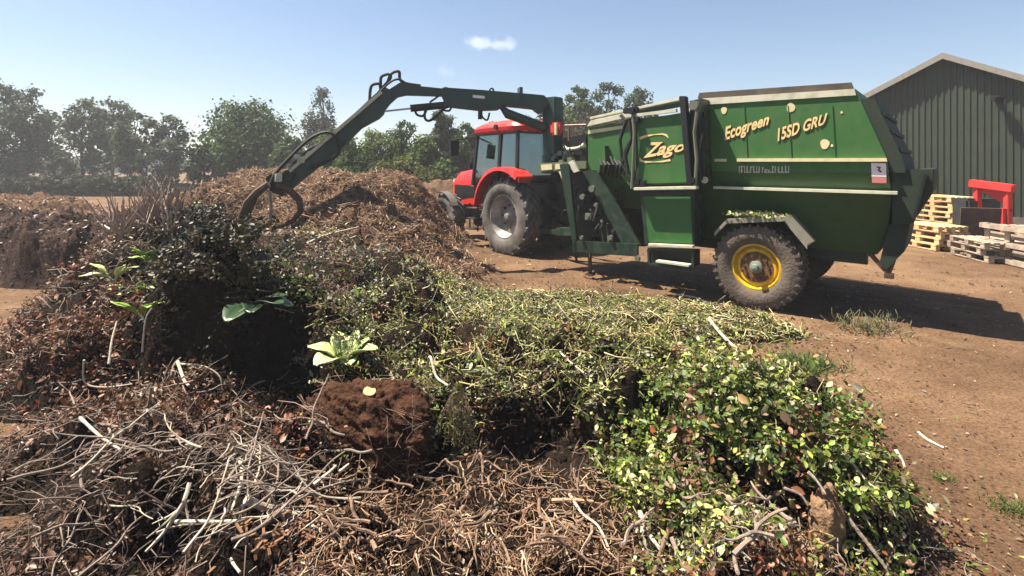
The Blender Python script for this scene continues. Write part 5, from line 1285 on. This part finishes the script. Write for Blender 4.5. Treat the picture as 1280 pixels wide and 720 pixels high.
# stump at lower right
STM = mat('stump_wood', (.46, .28, .15), .9, nscale=9, col2=(.24, .14, .075), bump=.8, bscale=40)
stp = on_surf(1022, 655); st = lumpy('tree_stump', (stp.x, stp.y-.08, stp.z+.06), (.085, .08, .15), STM, 'broken brown tree stump at the right foot of the leafy heap', 'stump', 4, .16, 2.6, 4, .4)
mb = MB(); mb.tube([(0, 0, -.05), (-.04, .0, -.12), (-.12, -.05, -.20)], [.05, .05, .02], 8); mb.tube([(0, 0, .05), (.03, .0, .17), (.02, .0, .20)], [.05, .035, .015], 8); mb.build('root_stub', STM, st, smooth=True)
for (px, py, L, r, an, lab) in ((946, 590, .14, .026, 1.35, 'stubby brown log end upper of two in the leafy heap'), (936, 622, .12, .030, 1.2, 'stubby brown log end lower of two in the leafy heap'), (900, 665, .16, .024, 2.1, 'grey short log at the bottom of the leafy heap')):
    p = on_surf(px, py); mb = MB(); d = Vector((math.cos(an), 0, math.sin(an)))*L/2; mb.tube([-d, Vector((.01, 0, 0)), d], [r, r*1.1, r*.85], 10); o = mb.build('log', STM, None, smooth=True); o.location = (p.x, p.y-.06, p.z+.06); tag(o, lab, 'log')
for (px, py, s_, lab) in ((398, 0, 0, ''),):
    pass
# splintered orange wood beside stump
mb = MB()
for k in range(46):
    p = Vector((rng.normal()*.12, rng.normal()*.07, abs(rng.normal())*.03)); d = Vector((rng.normal(), rng.normal(), rng.normal()*.4)).normalized()*rng.uniform(.01, .04); mb.bar(p-d, p+d, .016*rng.random()+.003, .005)
p = on_surf(985, 690); o = mb.build('wood_splinters', mat('orange_wood', (.50, .30, .13), .8, noise=.35, nscale=14), None); o.location = p+Vector((0, 0, .03)); tag(o, 'orange splintered wood scraps left of the broken stump', 'splinters', kind='stuff')
mb = MB()
for k in range(60):
    p = Vector((rng.normal()*.10, rng.normal()*.09, abs(rng.normal())*.05)); d = Vector((rng.normal(), rng.normal(), rng.normal()*.6)).normalized()*rng.uniform(.01, .035); mb.bar(p-d, p+d, .012, .004)
p = on_surf(360, 685); o = mb.build('wood_splinters', mat('orange_bark', (.34, .15, .06), .8, noise=.4, nscale=14), None); o.location = p+Vector((0, 0, .04)); tag(o, 'rusty orange bark scraps at the bottom left of centre', 'splinters', kind='stuff')

# broad-leaved plant (pale green) behind the root ball
def big_leaf(L, W, bend, cup):
    V = []; F = []; nu, nv = 9, 5
    for i in range(nu):
        t = i/(nu-1); w_ = W*(math.sin(math.pi*min(1, t*.93+.05))**.6)*(1-.1*t); x = L*(t-.08*math.sin(3*t)); z = bend*math.sin(t*2.2)*L
        for j in range(nv):
            s = (j/(nv-1)-.5)*2; V.append((x, s*w_/2, z+cup*abs(s)**1.5*w_*.5+.008*math.sin(9*t+4*s)))
    for i in range(nu-1):
        for j in range(nv-1): F.append((i*nv+j, i*nv+j+1, (i+1)*nv+j+1, (i+1)*nv+j))
    return V, F
def broad_plant(name, label, cat, loc, leaves, m, stem_m):
    root = empty(name, loc, 0, label, cat)
    for (az, el, L, W, bend) in leaves:
        V, F = big_leaf(L, W, bend, .35); M = Matrix.Rotation(az, 3, 'Z') @ Matrix.Rotation(-el, 3, 'Y'); st_ = Vector((math.cos(az)*.05, math.sin(az)*.05, .04))
        mb = MB(); mb.add([M @ Vector(v)+st_ for v in V], F)
        me = bpy.data.meshes.new('leaf'); me.from_pydata(mb.v, [], mb.f); me.materials.append(m)
        for q in me.polygons: q.use_smooth = True
        o = bpy.data.objects.new('leaf', me); link(o, root); sm = o.modifiers.new('thick', 'SOLIDIFY'); sm.thickness = .003
        mb = MB(); e = M @ Vector((L*.55, 0, bend*math.sin(1.2)*L+.006))+st_; mb.tube([(0, 0, -.02), st_, e], [.011, .008, .003], 6); mb.build('stalk', stem_m, root)
    return root
LPALE = mat('pale_leaf', (.95, 1.05, .46), .5, nscale=9, col2=(.62, .78, .26), bump=.3, bscale=18)
LPALE.node_tree.nodes['Principled BSDF'].inputs['Specular IOR Level'].default_value = .6
SW = mat('white_stalk', (.55, .60, .36), .5)
p = on_surf(432, 462)
broad_plant('cabbage_plant', 'pale green broad-leaved plant lying on top of the root ball', 'plant', p+Vector((0, -.02, .05)), [(-1.9, .15, .30, .24, .12), (-.35, .30, .28, .20, .15), (-2.9, .35, .26, .19, .15), (1.3, .8, .22, .15, .1), (2.2, .6, .24, .17, .15), (.4, .7, .2, .14, .1), (-1.1, .1, .20, .15, .1)], LPALE, SW)
LMID = mat('bright_broad_leaf', (.40, .62, .07), .45, nscale=9, col2=(.24, .40, .05)); LDK = mat('dark_broad_leaf', (.05, .11, .045), .35, nscale=9, col2=(.03, .07, .03))
for (px, py, lab, mm, nl) in ((196, 330, 'bright green leafy plant high on the left of the dark shrub', LMID, 6), (182, 372, 'white-leaved stalk plant in the middle of the left edge of the dark shrub', LPALE, 6), (188, 402, 'bright green leafy plant low on the left of the dark shrub', LMID, 5), (262, 262, 'pale pointed leaf plant at the top of the dark shrub', LPALE, 3), (150, 352, 'small whitish leaf cluster among the brown leaves', LPALE, 4)):
    p = on_surf(px, py); rg = random.Random(px)
    broad_plant('leafy_plant', lab, 'plant', p+Vector((0, -.08, .03)), [(rg.uniform(-3.1, .2), rg.uniform(-.1, .8), rg.uniform(.16, .26), rg.uniform(.07, .12), rg.uniform(0, .2)) for _ in range(nl)], mm, SW)
p = on_surf(325, 395); rg = random.Random(2)
broad_plant('rhubarb_plant', 'large dark green leaves hanging over the shaded hollow', 'plant', p+Vector((0, -.1, .06)), [(rg.uniform(-2.6, -.2), rg.uniform(-.4, .3), rg.uniform(.3, .42), rg.uniform(.18, .26), .05) for _ in range(5)], LDK, SW)

# leafy cuttings standing out of the right-hand heap
def q(px, py): p = on_surf(px, py); return (p.x, p.y)
VS = [(905, 478, 'leafy ivy cutting crowning the right-hand heap'), (860, 500, 'leafy ivy cutting left of the heap crown'), (960, 510, 'leafy ivy cutting right of the heap crown'), (830, 545, 'leafy ivy cutting at the left side of the right-hand heap'), (900, 540, 'leafy ivy cutting in the middle of the right-hand heap'), (1000, 560, 'sunlit yellow-green cutting on the right slope of the heap'), (1050, 570, 'sprawling cutting at the outer right slope of the heap'), (1075, 620, 'sprawling cutting at the right foot of the heap'), (850, 590, 'leafy cutting above the split stakes'), (960, 570, 'leafy cutting above the log ends'), (1030, 520, 'low cutting behind the right slope of the heap'), (870, 640, 'leafy cutting between the split stakes and forked branch')]
sprays('ivy_cutting', None, [(*q(a, b), .26, l) for a, b, l in VS], P_VIVID, 34, .17, .036, group='leafy cuttings on the right-hand heap')
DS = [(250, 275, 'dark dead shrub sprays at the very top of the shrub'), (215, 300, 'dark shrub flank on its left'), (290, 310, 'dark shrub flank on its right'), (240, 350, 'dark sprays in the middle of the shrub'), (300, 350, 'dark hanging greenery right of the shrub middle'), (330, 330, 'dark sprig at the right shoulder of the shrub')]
sprays('dead_shrub', None, [(*q(a, b), .36, l) for a, b, l in DS], [(.04, .055, .02), (.06, .045, .025), (.03, .045, .018), (.09, .06, .03)], 40, .26, .045, group='dark shrub cuttings at left')  # dark tints carry the shade on the shrub's near side
CF = [(572, 520, 'drooping yellow-green conifer sprig right of the root ball')]
for (px, py, lab) in CF:
    p = wp(px, py-24, 3.05); root = empty('conifer_sprig', p, 0, lab, 'plant cuttings'); mb = MB(); LP = []; 
    for k in range(26):
        a = rng.uniform(-1, 1); e = Vector((a*.11+rng.normal()*.02, rng.normal()*.03-.04, -.30*rng.uniform(.55, 1))); mid = Vector((a*.09, -.05, -.06)); mb.tube([(0, 0, .08), mid, e], [.004, .003, .0015], 4)
        for j in range(26):
            t = (j+.5)/26; c = Vector((0, 0, .08))*(1-t)**2+mid*2*t*(1-t)+e*t*t; LP.append((c.x+rng.normal()*.008, c.y+rng.normal()*.008, c.z))
    mb.build('stem', SBROWN, root); LP = np.array(LP); v, F = leaf_quads(LP, np.array([[0, -1, .2]]), .030*(.6+.8*rng.random(len(LP))), .16); npmesh('foliage', v, F, DEBRIS, tints(len(LP), [(.40, .40, .10), (.52, .48, .18), (.26, .28, .07)]), root)
# greens on the mudguard
n = 900; c = tp(945, 272, .15); P = np.stack([c.x+rng.normal(size=n)*.24, .16+.18*rng.normal(size=n), c.z+.03+.05*rng.random(n)*np.exp(-rng.random(n))], -1); P = P[(P[:, 0] > c.x-.42) & (P[:, 0] < c.x+.42) & (P[:, 1] > -.08) & (P[:, 1] < .5)]
v, F = leaf_quads(P, np.array([[0, 0, .6]]), .065*(.5+.9*rng.random(len(P))), .5); v4 = np.array([(WM @ Vector(a))[:] for a in v]); o = npmesh('mudguard_clippings', v4, F, DEBRIS, tints(len(P), P_GREEN+P_VIVID)); tag(o, 'green clippings caught on top of the wagon mudguard', 'clippings', kind='stuff')
# grass tufts
def tuft(px, py, r, n, h, pal, lab, name='grass_tuft'):
    p = on_surf(px, py); D = np.stack([rng.normal(size=n)*.6, rng.normal(size=n)*.6, .35+rng.random(n)], -1); D /= np.linalg.norm(D, axis=1, keepdims=True); L = h*(.5+rng.random(n)); P = np.array(p)[None]+np.stack([rng.normal(size=n)*r, rng.normal(size=n)*r*.8, np.zeros(n)], -1)+D*(L*.5)[:, None]
    v, F, c = twigs_mesh(P, D, L, np.full(n, .0028)*max(1, p.y/3.5), .35, pick(pal, n), 3, 4); o = npmesh(name, v, F, DEBRIS, c); tag(o, lab, 'grass', kind='stuff')
tuft(1085, 412, .20, 170, .16, [(.30, .28, .12), (.40, .36, .2), (.16, .18, .06)], 'dry straw-green tuft on the dirt behind the wagon')
tuft(1005, 458, .16, 500, .10, [(.08, .16, .02), (.12, .2, .03)], 'patch of short bright grass clippings right of the greens')
tuft(985, 480, .14, 300, .09, [(.08, .16, .02), (.12, .2, .03)], 'small grass patch nearer the leafy heap')
tuft(1268, 640, .07, 160, .05, [(.12, .18, .03), (.2, .24, .06)], 'small green sprig on the dirt at the far right')
tuft(1178, 600, .03, 60, .04, [(.12, .2, .03), (.2, .26, .06)], 'tiny green sprig on the dirt right of the heap')
# tall bare stalks behind the brown slope
mb = MB()
for k in range(150):
    px = rng.uniform(140, 225); p = wp(px, 255, 6.8+rng.random()*1.2); z0 = float(surf(np.array(p.x), np.array(p.y))); h = rng.uniform(.3, .75); dx = rng.normal()*.18
    mb.tube([(p.x, p.y, z0-.05), (p.x+dx*.5, p.y, z0+h*.5), (p.x+dx+rng.normal()*.04, p.y+rng.normal()*.1, z0+h)], [.012, .009, .004], 4)
o = mb.build('dry_stalks', mat('dry_stalk', (.62, .46, .36), .85, noise=.4, nscale=3), None); tag(o, 'thicket of bare upright stalks behind the dark shrub', 'stalks', kind='stuff')

# ------------------------------------------------------------------ air
hz = MB(); hz.box((0, 95, 8), (420, 260, 20)); ho = hz.build('haze', MATS.setdefault('haze_air', bpy.data.materials.new('haze_air')), None)
hm = MATS['haze_air']; hm.use_nodes = True; hn = hm.node_tree; hn.nodes.remove(hn.nodes['Principled BSDF'])
pv = hn.nodes.new('ShaderNodeVolumePrincipled'); pv.inputs['Color'].default_value = (.9, .93, 1, 1); pv.inputs['Density'].default_value = .0017; pv.inputs['Anisotropy'].default_value = .2
hn.links.new(pv.outputs[0], hn.nodes['Material Output'].inputs['Volume']); tag(ho, kind='stuff')
